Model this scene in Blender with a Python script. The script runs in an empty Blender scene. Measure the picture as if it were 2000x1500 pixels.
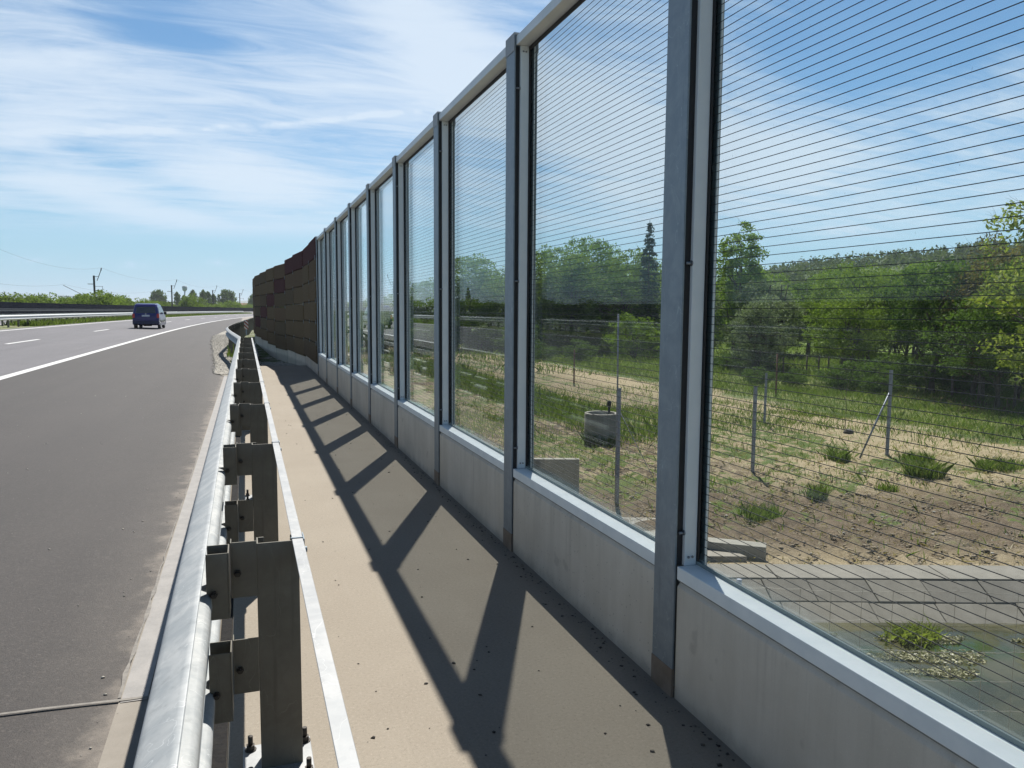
import bpy, bmesh, math, random
import numpy as np
from mathutils import Vector, Matrix
R = math.radians
SC = bpy.context.scene
COL = SC.collection

# ------------------------------------------------------------------ camera
def make_camera():
    y, p, r = R(19.1), R(5.4), R(-0.4)
    fwd = Vector((math.sin(y) * math.cos(p), math.cos(y) * math.cos(p), -math.sin(p)))
    rt0 = Vector((math.cos(y), -math.sin(y), 0)); dn0 = fwd.cross(rt0)
    rt = rt0 * math.cos(r) + dn0 * math.sin(r)
    dn = -rt0 * math.sin(r) + dn0 * math.cos(r)
    cd = bpy.data.cameras.new('camera'); cam = bpy.data.objects.new('camera', cd); COL.objects.link(cam)
    m = Matrix((rt, -dn, -fwd)).transposed().to_4x4(); m.translation = Vector((0, 0, 1.56))
    cam.matrix_world = m
    cd.sensor_width = 36; cd.lens = 27.0; cd.clip_start = 0.05; cd.clip_end = 20000
    SC.camera = cam
make_camera()

# ------------------------------------------------------------------ light
SUN = Vector((0.28, 0.648, 1.0)).normalized()
SUN_EL = math.asin(SUN.z); SUN_AZ = math.atan2(SUN.x, SUN.y)
SC.view_settings.view_transform = 'Standard'; SC.view_settings.look = 'None'
SC.view_settings.exposure = 0.6; SC.view_settings.gamma = 1
SC.cycles.transparent_max_bounces = 48
SC.cycles.max_bounces = 10; SC.cycles.diffuse_bounces = 4; SC.cycles.glossy_bounces = 4
SC.cycles.sample_clamp_indirect = 6.0
SC.cycles.use_denoising = True
sl = bpy.data.lights.new('sun', 'SUN'); so = bpy.data.objects.new('sun', sl); COL.objects.link(so)
sl.energy = 5.0; sl.angle = R(0.5); sl.color = (1.0, 0.945, 0.87)
so.rotation_euler = SUN.to_track_quat('Z', 'Y').to_euler(); so.location = (0, 0, 50)

class G:
    """tiny node-graph helper"""
    def __init__(s, nt): s.nt = nt; s.n = nt.nodes; s.l = nt.links
    def node(s, t, **k):
        n = s.n.new(t)
        for a, b in k.items(): setattr(n, a, b)
        return n
    def put(s, sock, v):
        if isinstance(v, bpy.types.NodeSocket): s.l.new(v, sock)
        elif v is not None:
            try: sock.default_value = v
            except Exception:
                sock.default_value = (v[0], v[1], v[2], 1.0)
    def m(s, op, a, b=None, c=None, clamp=False):
        n = s.node('ShaderNodeMath', operation=op, use_clamp=clamp)
        s.put(n.inputs[0], a)
        if b is not None: s.put(n.inputs[1], b)
        if c is not None: s.put(n.inputs[2], c)
        return n.outputs[0]
    def ss(s, v, a, b, lo=0.0, hi=1.0):
        n = s.node('ShaderNodeMapRange', interpolation_type='SMOOTHSTEP')
        s.put(n.inputs[0], v)
        for i, x in zip((1, 2, 3, 4), (a, b, lo, hi)): s.put(n.inputs[i], x)
        return n.outputs[0]
    def mix(s, f, a, b, blend='MIX'):
        n = s.node('ShaderNodeMix', data_type='RGBA', blend_type=blend)
        s.put(n.inputs[0], f); s.put(n.inputs[6], a if isinstance(a, bpy.types.NodeSocket) else (*a[:3], 1)); s.put(n.inputs[7], b if isinstance(b, bpy.types.NodeSocket) else (*b[:3], 1))
        return n.outputs[2]
    def noise(s, vec, scale, detail=4, rough=0.55, dist=0.0, out=0):
        n = s.node('ShaderNodeTexNoise'); s.put(n.inputs['Vector'], vec)
        n.inputs['Scale'].default_value = scale; n.inputs['Detail'].default_value = detail
        n.inputs['Roughness'].default_value = rough; n.inputs['Distortion'].default_value = dist
        return n.outputs[out]
    def comb(s, x, y, z):
        n = s.node('ShaderNodeCombineXYZ'); s.put(n.inputs[0], x); s.put(n.inputs[1], y); s.put(n.inputs[2], z); return n.outputs[0]
    def map(s, vec, scale=(1, 1, 1), rot=(0, 0, 0), loc=(0, 0, 0)):
        n = s.node('ShaderNodeMapping'); s.put(n.inputs[0], vec)
        n.inputs['Scale'].default_value = scale; n.inputs['Rotation'].default_value = rot; n.inputs['Location'].default_value = loc
        return n.outputs[0]

def make_world():
    w = bpy.data.worlds.new('World'); SC.world = w; w.use_nodes = True
    g = G(w.node_tree); g.n.clear()
    out = g.node('ShaderNodeOutputWorld'); bg = g.node('ShaderNodeBackground')
    sky = g.node('ShaderNodeTexSky', sky_type='NISHITA', sun_disc=False)
    sky.sun_elevation = SUN_EL; sky.sun_rotation = SUN_AZ; sky.altitude = 150; sky.air_density = 1.0; sky.dust_density = 0.6; sky.ozone_density = 2.0
    tc = g.node('ShaderNodeTexCoord').outputs['Generated']
    sp = g.node('ShaderNodeSeparateXYZ'); g.l.new(tc, sp.inputs[0]); x, y, z = sp.outputs
    az = g.m('MULTIPLY', g.m('ARCTAN2', x, y), 57.2958)
    el = g.m('MULTIPLY', g.m('ARCSINE', z), 57.2958)
    zz = g.m('ADD', g.m('MAXIMUM', z, 0.0), 0.10)
    p = g.comb(g.m('DIVIDE', x, zz), g.m('DIVIDE', y, zz), 0.0)
    # cirrus sheets: long streaks running from upper left to lower right
    q1 = g.map(p, scale=(0.55, 1.5, 1), rot=(0, 0, R(-22)))
    n1 = g.noise(q1, 0.85, 7, 0.60, 0.9)
    q2 = g.map(p, scale=(1.0, 3.2, 1), rot=(0, 0, R(-30)), loc=(3.1, 1.7, 0))
    n2 = g.noise(q2, 1.9, 9, 0.68, 1.1)
    q3 = g.map(p, scale=(0.6, 0.6, 1), loc=(7.3, 2.2, 0))
    n3 = g.noise(q3, 0.5, 3, 0.5, 0.4)
    base = g.m('ADD', g.m('ADD', g.m('MULTIPLY', n1, 0.47), g.m('MULTIPLY', n2, 0.46)), g.m('MULTIPLY', n3, 0.30))
    def blob(a0, e0, ra, re, tilt=0.0):
        da = g.m('SUBTRACT', az, a0)
        de = g.m('SUBTRACT', g.m('SUBTRACT', el, e0), g.m('MULTIPLY', da, tilt))
        d = g.m('ADD', g.m('POWER', g.m('ABSOLUTE', g.m('DIVIDE', da, ra)), 2.0), g.m('POWER', g.m('ABSOLUTE', g.m('DIVIDE', de, re)), 2.0))
        return g.m('EXPONENT', g.m('MULTIPLY', d, -1.0))
    bl = None
    for a0, e0, ra, re, ti, wt in ((15, 17.5, 7, 3.2, -0.5, .26), (1, 8.6, 6, 1.5, -0.05, .20), (-6, 6.4, 7, 0.8, -0.22, .22), (4, 5.6, 6, 0.7, 0.03, .20), (-12, 12, 6, 4, -0.4, .10),
                                (-4, 17.5, 5, 1.8, -0.25, -.16), (-8, 9.5, 3.5, 0.9, -0.3, -.10), (25, 13.5, 6, 4.4, -0.5, .20), (37, 10.0, 9, 4.2, -0.25, .24), (15, 10, 6, 3, -.3, .1), (23, 19, 6, 2.0, -0.2, -.14), (45, 18, 9, 4.0, 0.1, -.34), (27, 8.5, 6, 4.0, 0.0, .10), (-3, 7.9, 3, .7, 0, -.10)):
        t = g.m('MULTIPLY', blob(a0, e0, ra, re, ti), wt)
        bl = t if bl is None else g.m('ADD', bl, t)
    dens = g.m('ADD', base, bl)
    # lower edge of the cloud sheet, wavy
    edge = g.m('ADD', el, g.m('MULTIPLY', g.m('SUBTRACT', n3, 0.5), 4.0))
    edge2 = g.ss(edge, 3.6, 6.2)
    cl = g.m('MULTIPLY', g.ss(dens, 0.43, 0.85), edge2)
    # clouds cut away overhead and behind, out of frame, to deepen the shadows
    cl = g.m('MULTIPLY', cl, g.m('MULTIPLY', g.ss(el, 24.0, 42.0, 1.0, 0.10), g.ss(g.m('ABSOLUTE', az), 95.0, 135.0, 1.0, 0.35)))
    # condensation trail
    wob = g.m('MULTIPLY', g.m('SUBTRACT', g.noise(g.comb(az, 0.0, 0.0), 0.16, 3), 0.5), 0.9)
    tr = g.m('SUBTRACT', el, g.m('ADD', g.m('ADD', g.m('MULTIPLY', az, 0.132), 12.35), wob))
    tr = g.m('EXPONENT', g.m('MULTIPLY', g.m('POWER', g.m('DIVIDE', g.m('ABSOLUTE', tr), 0.2), 2.0), -1.0))
    tr = g.m('MULTIPLY', tr, g.m('MULTIPLY', g.ss(az, -17, -9), g.ss(az, 16, 12)))
    tr = g.m('MULTIPLY', tr, g.ss(g.noise(g.comb(az, el, 0.0), 0.35, 3), 0.38, 0.62, 0.05, 0.5))
    cl = g.m('ADD', cl, tr, clamp=True)
    for a0, e0, ra, re in ((-7.1, 2.9, .8, .22), (-1.7, 3.2, .7, .2), (42, 5.6, 1.6, .3), (-13, 3.0, .9, .18)):
        b = g.m('MULTIPLY', blob(a0, e0, ra, re), g.ss(g.noise(g.comb(az, g.m('MULTIPLY', el, 2.0), 0.0), 1.6, 5), 0.35, 0.6, 0.1, 0.75))
        cl = g.m('ADD', cl, b, clamp=True)
    skyc = g.mix(1.0, sky.outputs[0], (0.68, 1.0, 1.16), 'MULTIPLY')
    cloudc = (8.5, 9.7, 11.0)
    cc = g.mix(g.m('MULTIPLY', cl, 0.86), skyc, cloudc)
    hz = g.ss(el, -1.0, 10.0, 0.85, 0.0)
    cc = g.mix(hz, cc, (4.6, 7.5, 10.2))
    zen_dim = g.ss(el, 24.0, 54.0, 1.0, 0.30)  # sky above the frame dimmed so it fills the shadows less
    cc = g.mix(1.0, cc, g.comb(zen_dim, zen_dim, g.m('ADD', g.m('MULTIPLY', zen_dim, 0.9), 0.1)), 'MULTIPLY')
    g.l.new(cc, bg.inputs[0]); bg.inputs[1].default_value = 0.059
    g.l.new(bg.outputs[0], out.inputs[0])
make_world()

# ------------------------------------------------------------------ tagging / building
def tag(o, label=None, cat=None, group=None, kind=None):
    if label: o['label'] = label
    if cat: o['category'] = cat
    if group: o['group'] = group
    if kind: o['kind'] = kind
    return o
def empty(name, loc=(0, 0, 0), rz=0.0, label=None, cat=None, group=None):
    o = bpy.data.objects.new(name, None); COL.objects.link(o); o.location = loc; o.rotation_euler = (0, 0, rz)
    o.empty_display_size = 0.2
    return tag(o, label, cat, group)
def dup_tree(o, parent=None):
    c = o.copy(); COL.objects.link(c); c.parent = parent
    for ch in list(KIDS.get(o.name, [])):
        k = dup_tree(ch, c)
    return c
KIDS = {}
def reg(o, parent):
    o.parent = parent
    if parent is not None: KIDS.setdefault(parent.name, []).append(o)

class MB:
    def __init__(s): s.v = []; s.f = []; s.sm = []
    def add(s, vs, fs, smooth=False):
        b = len(s.v); s.v += [tuple(v) for v in vs]; s.f += [tuple(i + b for i in f) for f in fs]; s.sm += [smooth] * len(fs)
        return s
    def box(s, x0, x1, y0, y1, z0, z1):
        return s.add([(x0, y0, z0), (x1, y0, z0), (x1, y1, z0), (x0, y1, z0), (x0, y0, z1), (x1, y0, z1), (x1, y1, z1), (x0, y1, z1)],
                     [(0, 3, 2, 1), (4, 5, 6, 7), (0, 1, 5, 4), (1, 2, 6, 5), (2, 3, 7, 6), (3, 0, 4, 7)])
    def prism_y(s, prof, y0, y1, smooth=False):
        n = len(prof); vs = [(x, y0, z) for x, z in prof] + [(x, y1, z) for x, z in prof]
        fs = [(i, (i + 1) % n, (i + 1) % n + n, i + n) for i in range(n)]
        fs += [tuple(range(n))[::-1], tuple(range(n, 2 * n))]
        return s.add(vs, fs, smooth)
    def prism_z(s, prof, z0, z1):
        n = len(prof); vs = [(x, y, z0) for x, y in prof] + [(x, y, z1) for x, y in prof]
        fs = [(i, (i + 1) % n, (i + 1) % n + n, i + n) for i in range(n)]
        fs += [tuple(range(n))[::-1], tuple(range(n, 2 * n))]
        return s.add(vs, fs)
    def prism_x(s, prof, x0, x1, smooth=False):
        n = len(prof); vs = [(x0, y, z) for y, z in prof] + [(x1, y, z) for y, z in prof]
        fs = [(i, (i + 1) % n, (i + 1) % n + n, i + n) for i in range(n)]
        fs += [tuple(range(n))[::-1], tuple(range(n, 2 * n))]
        return s.add(vs, fs, smooth)
    def tube(s, pts, rads, seg=8, cap=True, smooth=True):
        pts = [Vector(p) for p in pts]
        if not hasattr(rads, '__len__'): rads = [rads] * len(pts)
        vs = []; fs = []
        for i, p in enumerate(pts):
            d = (pts[min(i + 1, len(pts) - 1)] - pts[max(i - 1, 0)]).normalized()
            a = d.cross(Vector((0, 0, 1)))
            if a.length < 0.05: a = d.cross(Vector((1, 0, 0)))
            a.normalize(); b = d.cross(a)
            for k in range(seg):
                t = 2 * math.pi * k / seg
                vs.append(p + (a * math.cos(t) + b * math.sin(t)) * rads[i])
        for i in range(len(pts) - 1):
            for k in range(seg):
                fs.append((i * seg + k, i * seg + (k + 1) % seg, (i + 1) * seg + (k + 1) % seg, (i + 1) * seg + k))
        s.add(vs, fs, smooth)
        if cap:
            n = len(s.v)
            s.f.append(tuple(range(n - len(vs), n - len(vs) + seg))[::-1]); s.sm.append(False)
            s.f.append(tuple(range(n - seg, n))); s.sm.append(False)
        return s
    def build(s, name, m, parent=None, loc=None, bevel=0.0, seg=2):
        me = bpy.data.meshes.new(name); me.from_pydata(s.v, [], s.f)
        me.polygons.foreach_set('use_smooth', s.sm)
        bm = bmesh.new(); bm.from_mesh(me); bmesh.ops.recalc_face_normals(bm, faces=bm.faces); bm.to_mesh(me); bm.free()
        me.materials.append(m); me.update()
        o = bpy.data.objects.new(name, me); COL.objects.link(o)
        if loc: o.location = loc
        reg(o, parent)
        if bevel:
            b = o.modifiers.new('bevel', 'BEVEL'); b.width = bevel; b.segments = seg; b.limit_method = 'ANGLE'; b.angle_limit = R(35)
            b.harden_normals = False
        return o

def np_mesh(name, V, F, m, parent=None, smooth=False, norm=None):
    """fast mesh from numpy verts (n,3) and faces (k,3|4)"""
    me = bpy.data.meshes.new(name); k = F.shape[1]
    me.vertices.add(len(V)); me.vertices.foreach_set('co', V.astype(np.float32).ravel())
    me.loops.add(F.size); me.loops.foreach_set('vertex_index', F.astype(np.int32).ravel())
    me.polygons.add(len(F)); me.polygons.foreach_set('loop_start', np.arange(0, F.size, k, dtype=np.int32))
    try: me.polygons.foreach_set('loop_total', np.full(len(F), k, dtype=np.int32))
    except Exception: pass
    if smooth: me.polygons.foreach_set('use_smooth', np.ones(len(F), dtype=bool))
    me.update(calc_edges=True); me.materials.append(m)
    o = bpy.data.objects.new(name, me); COL.objects.link(o); reg(o, parent)
    return o

# ------------------------------------------------------------------ materials
MATS = {}
def mat(name, col=(0.5, 0.5, 0.5), rough=0.6, metal=0.0, var=None, scale=5.0, bump=0.0, bscale=40.0, spec=0.5, detail=5, stretch=(1, 1, 1), coords='Object'):
    if name in MATS: return MATS[name]
    m = bpy.data.materials.new(name); m.use_nodes = True; g = G(m.node_tree)
    b = g.n['Principled BSDF']; b.inputs['Roughness'].default_value = rough; b.inputs['Metallic'].default_value = metal
    b.inputs['Specular IOR Level'].default_value = spec
    tc = g.map(g.node('ShaderNodeTexCoord').outputs[coords], scale=stretch)
    if var:
        f = g.ss(g.noise(tc, scale, detail, 0.6), 0.32, 0.68)
        c = g.mix(f, col, var); g.l.new(c, b.inputs['Base Color'])
    else: b.inputs['Base Color'].default_value = (*col, 1)
    if bump:
        bn = g.node('ShaderNodeBump'); bn.inputs['Strength'].default_value = bump; bn.inputs['Distance'].default_value = 0.01
        g.l.new(g.noise(tc, bscale, 4, 0.6), bn.inputs['Height']); g.l.new(bn.outputs[0], b.inputs['Normal'])
    MATS[name] = m
    return m

def m_galv(name, col, var, rough=0.42, metal=0.55):
    m = bpy.data.materials.new(name); m.use_nodes = True; g = G(m.node_tree); b = g.n['Principled BSDF']
    tc = g.node('ShaderNodeTexCoord').outputs['Object']
    n1 = g.noise(tc, 9, 6, 0.65, 0.6); n2 = g.noise(g.map(tc, scale=(60, 60, 6)), 1.5, 3)
    vo = g.node('ShaderNodeTexVoronoi'); g.l.new(g.map(tc, scale=(1, 1, 0.6)), vo.inputs['Vector']); vo.inputs['Scale'].default_value = 55
    f = g.m('ADD', g.m('MULTIPLY', g.ss(n1, .35, .7), 0.65), g.m('MULTIPLY', vo.outputs['Color'], 0.22))
    c = g.mix(g.m('MULTIPLY', f, 1.0, clamp=True), col, var)
    dr = g.ss(g.noise(g.map(tc, scale=(14, 14, .5)), 1.8, 5, .7), .54, .72, 0, .38); c = g.mix(dr, c, tuple(x * .62 for x in col))
    scr = g.m('ABSOLUTE', g.m('SUBTRACT', g.noise(g.map(tc, scale=(3, 3, 1.2), rot=(.6, .5, .3)), 2.5, 3, .5, .4), .5)); c = g.mix(g.ss(scr, .003, 0, 0, .4), c, tuple(min(1, x * 1.6) for x in var))
    g.l.new(c, b.inputs['Base Color']); b.inputs['Metallic'].default_value = metal
    g.l.new(g.m('ADD', g.m('MULTIPLY', n1, 0.25), rough - 0.12), b.inputs['Roughness'])
    bn = g.node('ShaderNodeBump'); bn.inputs['Strength'].default_value = 0.12; bn.inputs['Distance'].default_value = 0.004
    g.l.new(n1, bn.inputs['Height']); g.l.new(bn.outputs[0], b.inputs['Normal'])
    return m

M = {}
M['galv'] = m_galv('galvanised_steel', (0.19, 0.235, 0.27), (0.285, 0.335, 0.365), 0.5, 0.3)
M['galv_light'] = m_galv('fresh_galvanised_steel', (0.264, 0.278, 0.285), (0.365, 0.373, 0.373), 0.55, 0.25)
M['rail'] = m_galv('galvanised_rail', (0.30, 0.325, 0.335), (0.47, 0.485, 0.48), 0.60, 0.15)
M['rail_far'] = m_galv('bright_galvanised_rail', (0.52, 0.54, 0.55), (0.64, 0.65, 0.65), 0.5, 0.1)
M['railpost'] = m_galv('galvanised_post', (0.122, 0.115, 0.092), (0.174, 0.163, 0.133), 0.6, 0.15)
M['alu'] = mat('anodised_aluminium', (0.62, 0.67, 0.69), 0.48, 0.05, (0.68, 0.72, 0.73), 6, 0.03, 120)
M['alu_sill'] = mat('sill_aluminium', (0.70, 0.77, 0.78), 0.55, 0.0, (0.78, 0.84, 0.84), 7, 0.03, 120)
M['gasket'] = mat('black_rubber_and_shade', (0.012, 0.012, 0.014), 0.6)
M['gasket_grey'] = mat('grey_seal', (0.20, 0.25, 0.24), 0.4)
M['thread'] = mat('black_thread', (0.014, 0.015, 0.018), 0.7)
M['bolt'] = mat('bolt_steel', (0.24, 0.26, 0.28), 0.35, 0.7)
M['darkbolt'] = mat('dark_bolt', (0.05, 0.045, 0.04), 0.55, 0.5)
M['asph_mark'] = mat('road_paint', (0.619, 0.628, 0.619), 0.6, 0, (0.499, 0.507, 0.499), 6, 0.2, 60)
M['bark'] = mat('bark', (0.055, 0.042, 0.030), 0.9, 0, (0.11, 0.09, 0.07), 9, 0.6, 30, stretch=(1, 1, 0.3))
M['wood'] = mat('weathered_wood', (0.09, 0.07, 0.055), 0.85, 0, (0.15, 0.12, 0.095), 12, 0.4, 40)
M['rust'] = mat('rusty_steel', (0.12, 0.06, 0.04), 0.8, 0.2, (0.2, 0.11, 0.08), 12, 0.2, 40)
M['greymetal'] = mat('grey_post_metal', (0.17, 0.19, 0.24), 0.5, 0.3, (0.24, 0.26, 0.31), 12)
M['stone'] = mat('stone', (0.26, 0.25, 0.22), 0.85, 0, (0.48, 0.46, 0.41), 14, 0.3, 60)
M['debris'] = mat('dark_grit', (0.035, 0.03, 0.027), 0.9, 0, (0.12, 0.11, 0.095), 30)
M['black'] = mat('black_steel', (0.010, 0.012, 0.016), 0.6)

def m_concrete(name, c1, c2, scale=2.2, grain=0.25, streak=True, bump=0.15):
    m = bpy.data.materials.new(name); m.use_nodes = True; g = G(m.node_tree); b = g.n['Principled BSDF']
    ob = g.node('ShaderNodeTexCoord').outputs['Object']
    gi = g.node('ShaderNodeObjectInfo').outputs['Random']
    off = g.comb(g.m('MULTIPLY', gi, 31.0), g.m('MULTIPLY', gi, 17.0), g.m('MULTIPLY', gi, 7.0))
    va = g.node('ShaderNodeVectorMath', operation='ADD'); g.l.new(ob, va.inputs[0]); g.l.new(off, va.inputs[1]); tc = va.outputs[0]
    n1 = g.noise(tc, scale, 6, 0.6, 0.3); n2 = g.noise(tc, 180, 2, 0.7); n3 = g.noise(g.map(tc, scale=(5, 5, 0.7)), 1.6, 4, 0.6)
    f = g.ss(n1, 0.3, 0.72)
    vo = g.node('ShaderNodeTexVoronoi'); g.l.new(tc, vo.inputs['Vector']); vo.inputs['Scale'].default_value = 38; vo.inputs['Randomness'].default_value = 1
    vc = g.node('ShaderNodeSeparateColor'); g.l.new(vo.outputs['Color'], vc.inputs[0])
    pore = g.m('MULTIPLY', g.ss(vo.outputs['Distance'], .16, .07), g.ss(vc.outputs[0], .86, .9))
    if streak: f = g.m('ADD', g.m('MULTIPLY', f, 0.6), g.m('MULTIPLY', g.ss(n3, .35, .7), 0.4))
    c = g.mix(f, c1, c2)
    c = g.mix(g.m('MULTIPLY', g.ss(n2, 0.62, 0.72), grain), c, tuple(x * 0.45 for x in c1))
    c = g.mix(g.m('MULTIPLY', g.ss(n2, 0.38, 0.28), grain), c, tuple(min(1, x * 1.5) for x in c2))
    st = g.ss(g.noise(g.map(tc, scale=(1, 1, 1), loc=(4, 2, 9)), 6.5, 3, .5), 0.66, 0.74)
    c = g.mix(g.m('MULTIPLY', st, 0.35), c, tuple(x * 0.6 for x in c1))
    c = g.mix(g.m('MULTIPLY', pore, .7), c, tuple(x * 0.3 for x in c1))
    if streak:
        sz = g.node('ShaderNodeSeparateXYZ'); g.l.new(ob, sz.inputs[0])
        drip = g.ss(g.noise(g.map(tc, scale=(9, 9, .35)), 1.7, 5, .65), .50, .72)
        c = g.mix(g.m('MULTIPLY', g.m('MULTIPLY', drip, g.ss(sz.outputs[2], .05, .47)), .38), c, tuple(x * 0.62 for x in c1))
        spl = g.ss(g.m('ADD', sz.outputs[2], g.m('MULTIPLY', g.noise(tc, 6, 5, .7), .16)), .17, .06)
        c = g.mix(g.m('MULTIPLY', spl, .45), c, (.16, .14, .11))
    g.l.new(c, b.inputs['Base Color']); b.inputs['Roughness'].default_value = 0.85
    bn = g.node('ShaderNodeBump'); bn.inputs['Strength'].default_value = bump; bn.inputs['Distance'].default_value = 0.004
    g.l.new(g.noise(tc, 120, 3, .7), bn.inputs['Height']); g.l.new(bn.outputs[0], b.inputs['Normal'])
    return m
M['plinth'] = m_concrete('plinth_concrete', (0.540, 0.508, 0.427), (0.670, 0.637, 0.551))
M['old_conc'] = m_concrete('old_concrete', (0.212, 0.205, 0.177), (0.337, 0.324, 0.284), 3, 0.5)
M['old_conc_dark'] = m_concrete('old_damp_concrete', (0.146, 0.146, 0.133), (0.258, 0.249, 0.224), 3, 0.5)
M['mortar'] = m_concrete('mortar_bed', (0.189, 0.194, 0.189), (0.258, 0.258, 0.249), 9)

def m_deck():
    m = bpy.data.materials.new('sanded_deck_coating'); m.use_nodes = True; g = G(m.node_tree); b = g.n['Principled BSDF']
    tc = g.node('ShaderNodeTexCoord').outputs['Object']
    n1 = g.noise(tc, 1.1, 5, 0.6, .3); n2 = g.noise(tc, 260, 2, 0.8); n3 = g.noise(g.map(tc, scale=(1, .25, 1)), 7, 4, .6)
    c = g.mix(g.ss(n1, .3, .7), (0.248, 0.217, 0.172), (0.272, 0.241, 0.193))
    c = g.mix(g.m('MULTIPLY', g.ss(n3, .5, .75), 0.12), c, (0.34, 0.30, 0.24))
    n5 = g.noise(tc, 75, 4, .85); c = g.mix(g.ss(n5, .53, .68, 0, .50), c, (0.13, 0.108, 0.08)); c = g.mix(g.ss(n5, .46, .34, 0, .45), c, (0.38, 0.34, 0.28))
    tl = g.ss(g.noise(g.map(tc, scale=(3.2, .12, 1)), 2.2, 5, .7), .55, .75, 0, .28); c = g.mix(tl, c, (0.31, 0.28, 0.235))
    c = g.mix(g.m('MULTIPLY', g.ss(n2, .60, .74), 0.55), c, (0.16, 0.13, 0.095))
    c = g.mix(g.m('MULTIPLY', g.ss(n2, .36, .26), 0.6), c, (0.62, 0.55, 0.44))
    sp = g.node('ShaderNodeSeparateXYZ'); g.l.new(tc, sp.inputs[0])
    dirt = g.m('MULTIPLY', g.ss(g.m('ADD', sp.outputs[0], g.m('MULTIPLY', n3, 0.12)), 1.48, 1.66), 0.55)
    c = g.mix(dirt, c, (0.14, 0.125, 0.10))
    g.l.new(c, b.inputs['Base Color']); b.inputs['Roughness'].default_value = 0.88
    bn = g.node('ShaderNodeBump'); bn.inputs['Strength'].default_value = 0.35; bn.inputs['Distance'].default_value = 0.004
    g.l.new(n2, bn.inputs['Height']); g.l.new(bn.outputs[0], b.inputs['Normal'])
    return m
def m_asphalt(name, c1, c2, dust=True):
    m = bpy.data.materials.new(name); m.use_nodes = True; g = G(m.node_tree); b = g.n['Principled BSDF']
    tc = g.node('ShaderNodeTexCoord').outputs['Object']
    n1 = g.noise(g.map(tc, scale=(1.2, 0.12, 1)), 1.0, 5, 0.6, .3); n2 = g.noise(tc, 110, 3, 0.8); n4 = g.noise(tc, 0.6, 4, .6)
    vo = g.node('ShaderNodeTexVoronoi'); g.l.new(tc, vo.inputs['Vector']); vo.inputs['Scale'].default_value = 95
    vs = g.node('ShaderNodeSeparateColor'); g.l.new(vo.outputs['Color'], vs.inputs[0])
    c = g.mix(g.m('ADD', g.m('MULTIPLY', g.ss(n1, .3, .7), .6), g.m('MULTIPLY', g.ss(n4, .3, .7), .4)), c1, c2)
    n5 = g.noise(tc, 42, 5, .85)
    c = g.mix(g.ss(n5, .52, .66, 0, .65), c, tuple(x * .35 for x in c1)); c = g.mix(g.ss(n5, .46, .34, 0, .55), c, tuple(x * 1.9 for x in c2))
    c = g.mix(g.m('MULTIPLY', g.ss(n2, .56, .72), 0.6), c, tuple(x * .35 for x in c1))
    c = g.mix(g.m('MULTIPLY', g.ss(vs.outputs[0], .84, .99), 0.35), c, tuple(min(1, x * 2.6) for x in c2))
    trk = g.noise(g.map(tc, scale=(1.0, .015, 1), loc=(3, 0, 0)), 1.3, 3, .6); c = g.mix(g.ss(trk, .52, .66, 0, .30), c, tuple(x * .6 for x in c1))
    crk = g.m('ABSOLUTE', g.m('SUBTRACT', g.noise(g.map(tc, scale=(1, .6, 1)), .8, 6, .7, .8), .5)); c = g.mix(g.ss(crk, .0035, .0, 0, .45), c, tuple(x * .3 for x in c1))
    if dust:
        sp = g.node('ShaderNodeSeparateXYZ'); g.l.new(tc, sp.inputs[0])
        e = g.m('ADD', sp.outputs[0], g.m('MULTIPLY', g.noise(tc, 3.5, 6, .7), 0.55))
        c = g.mix(g.m('MULTIPLY', g.ss(e, -0.40, -0.16), 0.8), c, (0.24, 0.21, 0.175))
        c = g.mix(g.m('MULTIPLY', g.ss(e, -0.8, -0.25), 0.15), c, (0.18, 0.16, 0.135))
    g.l.new(c, b.inputs['Base Color']); b.inputs['Roughness'].default_value = 0.72
    bn = g.node('ShaderNodeBump'); bn.inputs['Strength'].default_value = 0.6; bn.inputs['Distance'].default_value = 0.006
    g.l.new(n2, bn.inputs['Height']); g.l.new(bn.outputs[0], b.inputs['Normal'])
    return m
M['deck'] = m_deck()
M['asph_sh'] = m_asphalt('shoulder_asphalt', (0.024, 0.0205, 0.0185), (0.036, 0.031, 0.028))
M['asph'] = m_asphalt('lane_asphalt', (0.084, 0.083, 0.091), (0.112, 0.109, 0.119), False)
M['gutter'] = m_concrete('gutter_concrete', (0.258, 0.241, 0.211), (0.361, 0.335, 0.297), 3, 0.3)
M['mastic'] = mat('smooth_mastic_strip', (0.232, 0.224, 0.211), 0.55, 0, (0.284, 0.271, 0.254), 9, 0.1, 60)
M['tar'] = mat('black_tar', (0.008, 0.008, 0.009), 0.8, 0, (0.016, 0.015, 0.014), 30, 0.5, 60, spec=.15)
M['seam'] = mat('joint_sealant', (0.13, 0.12, 0.105), 0.6, 0, (0.20, 0.185, 0.16), 25)

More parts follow.
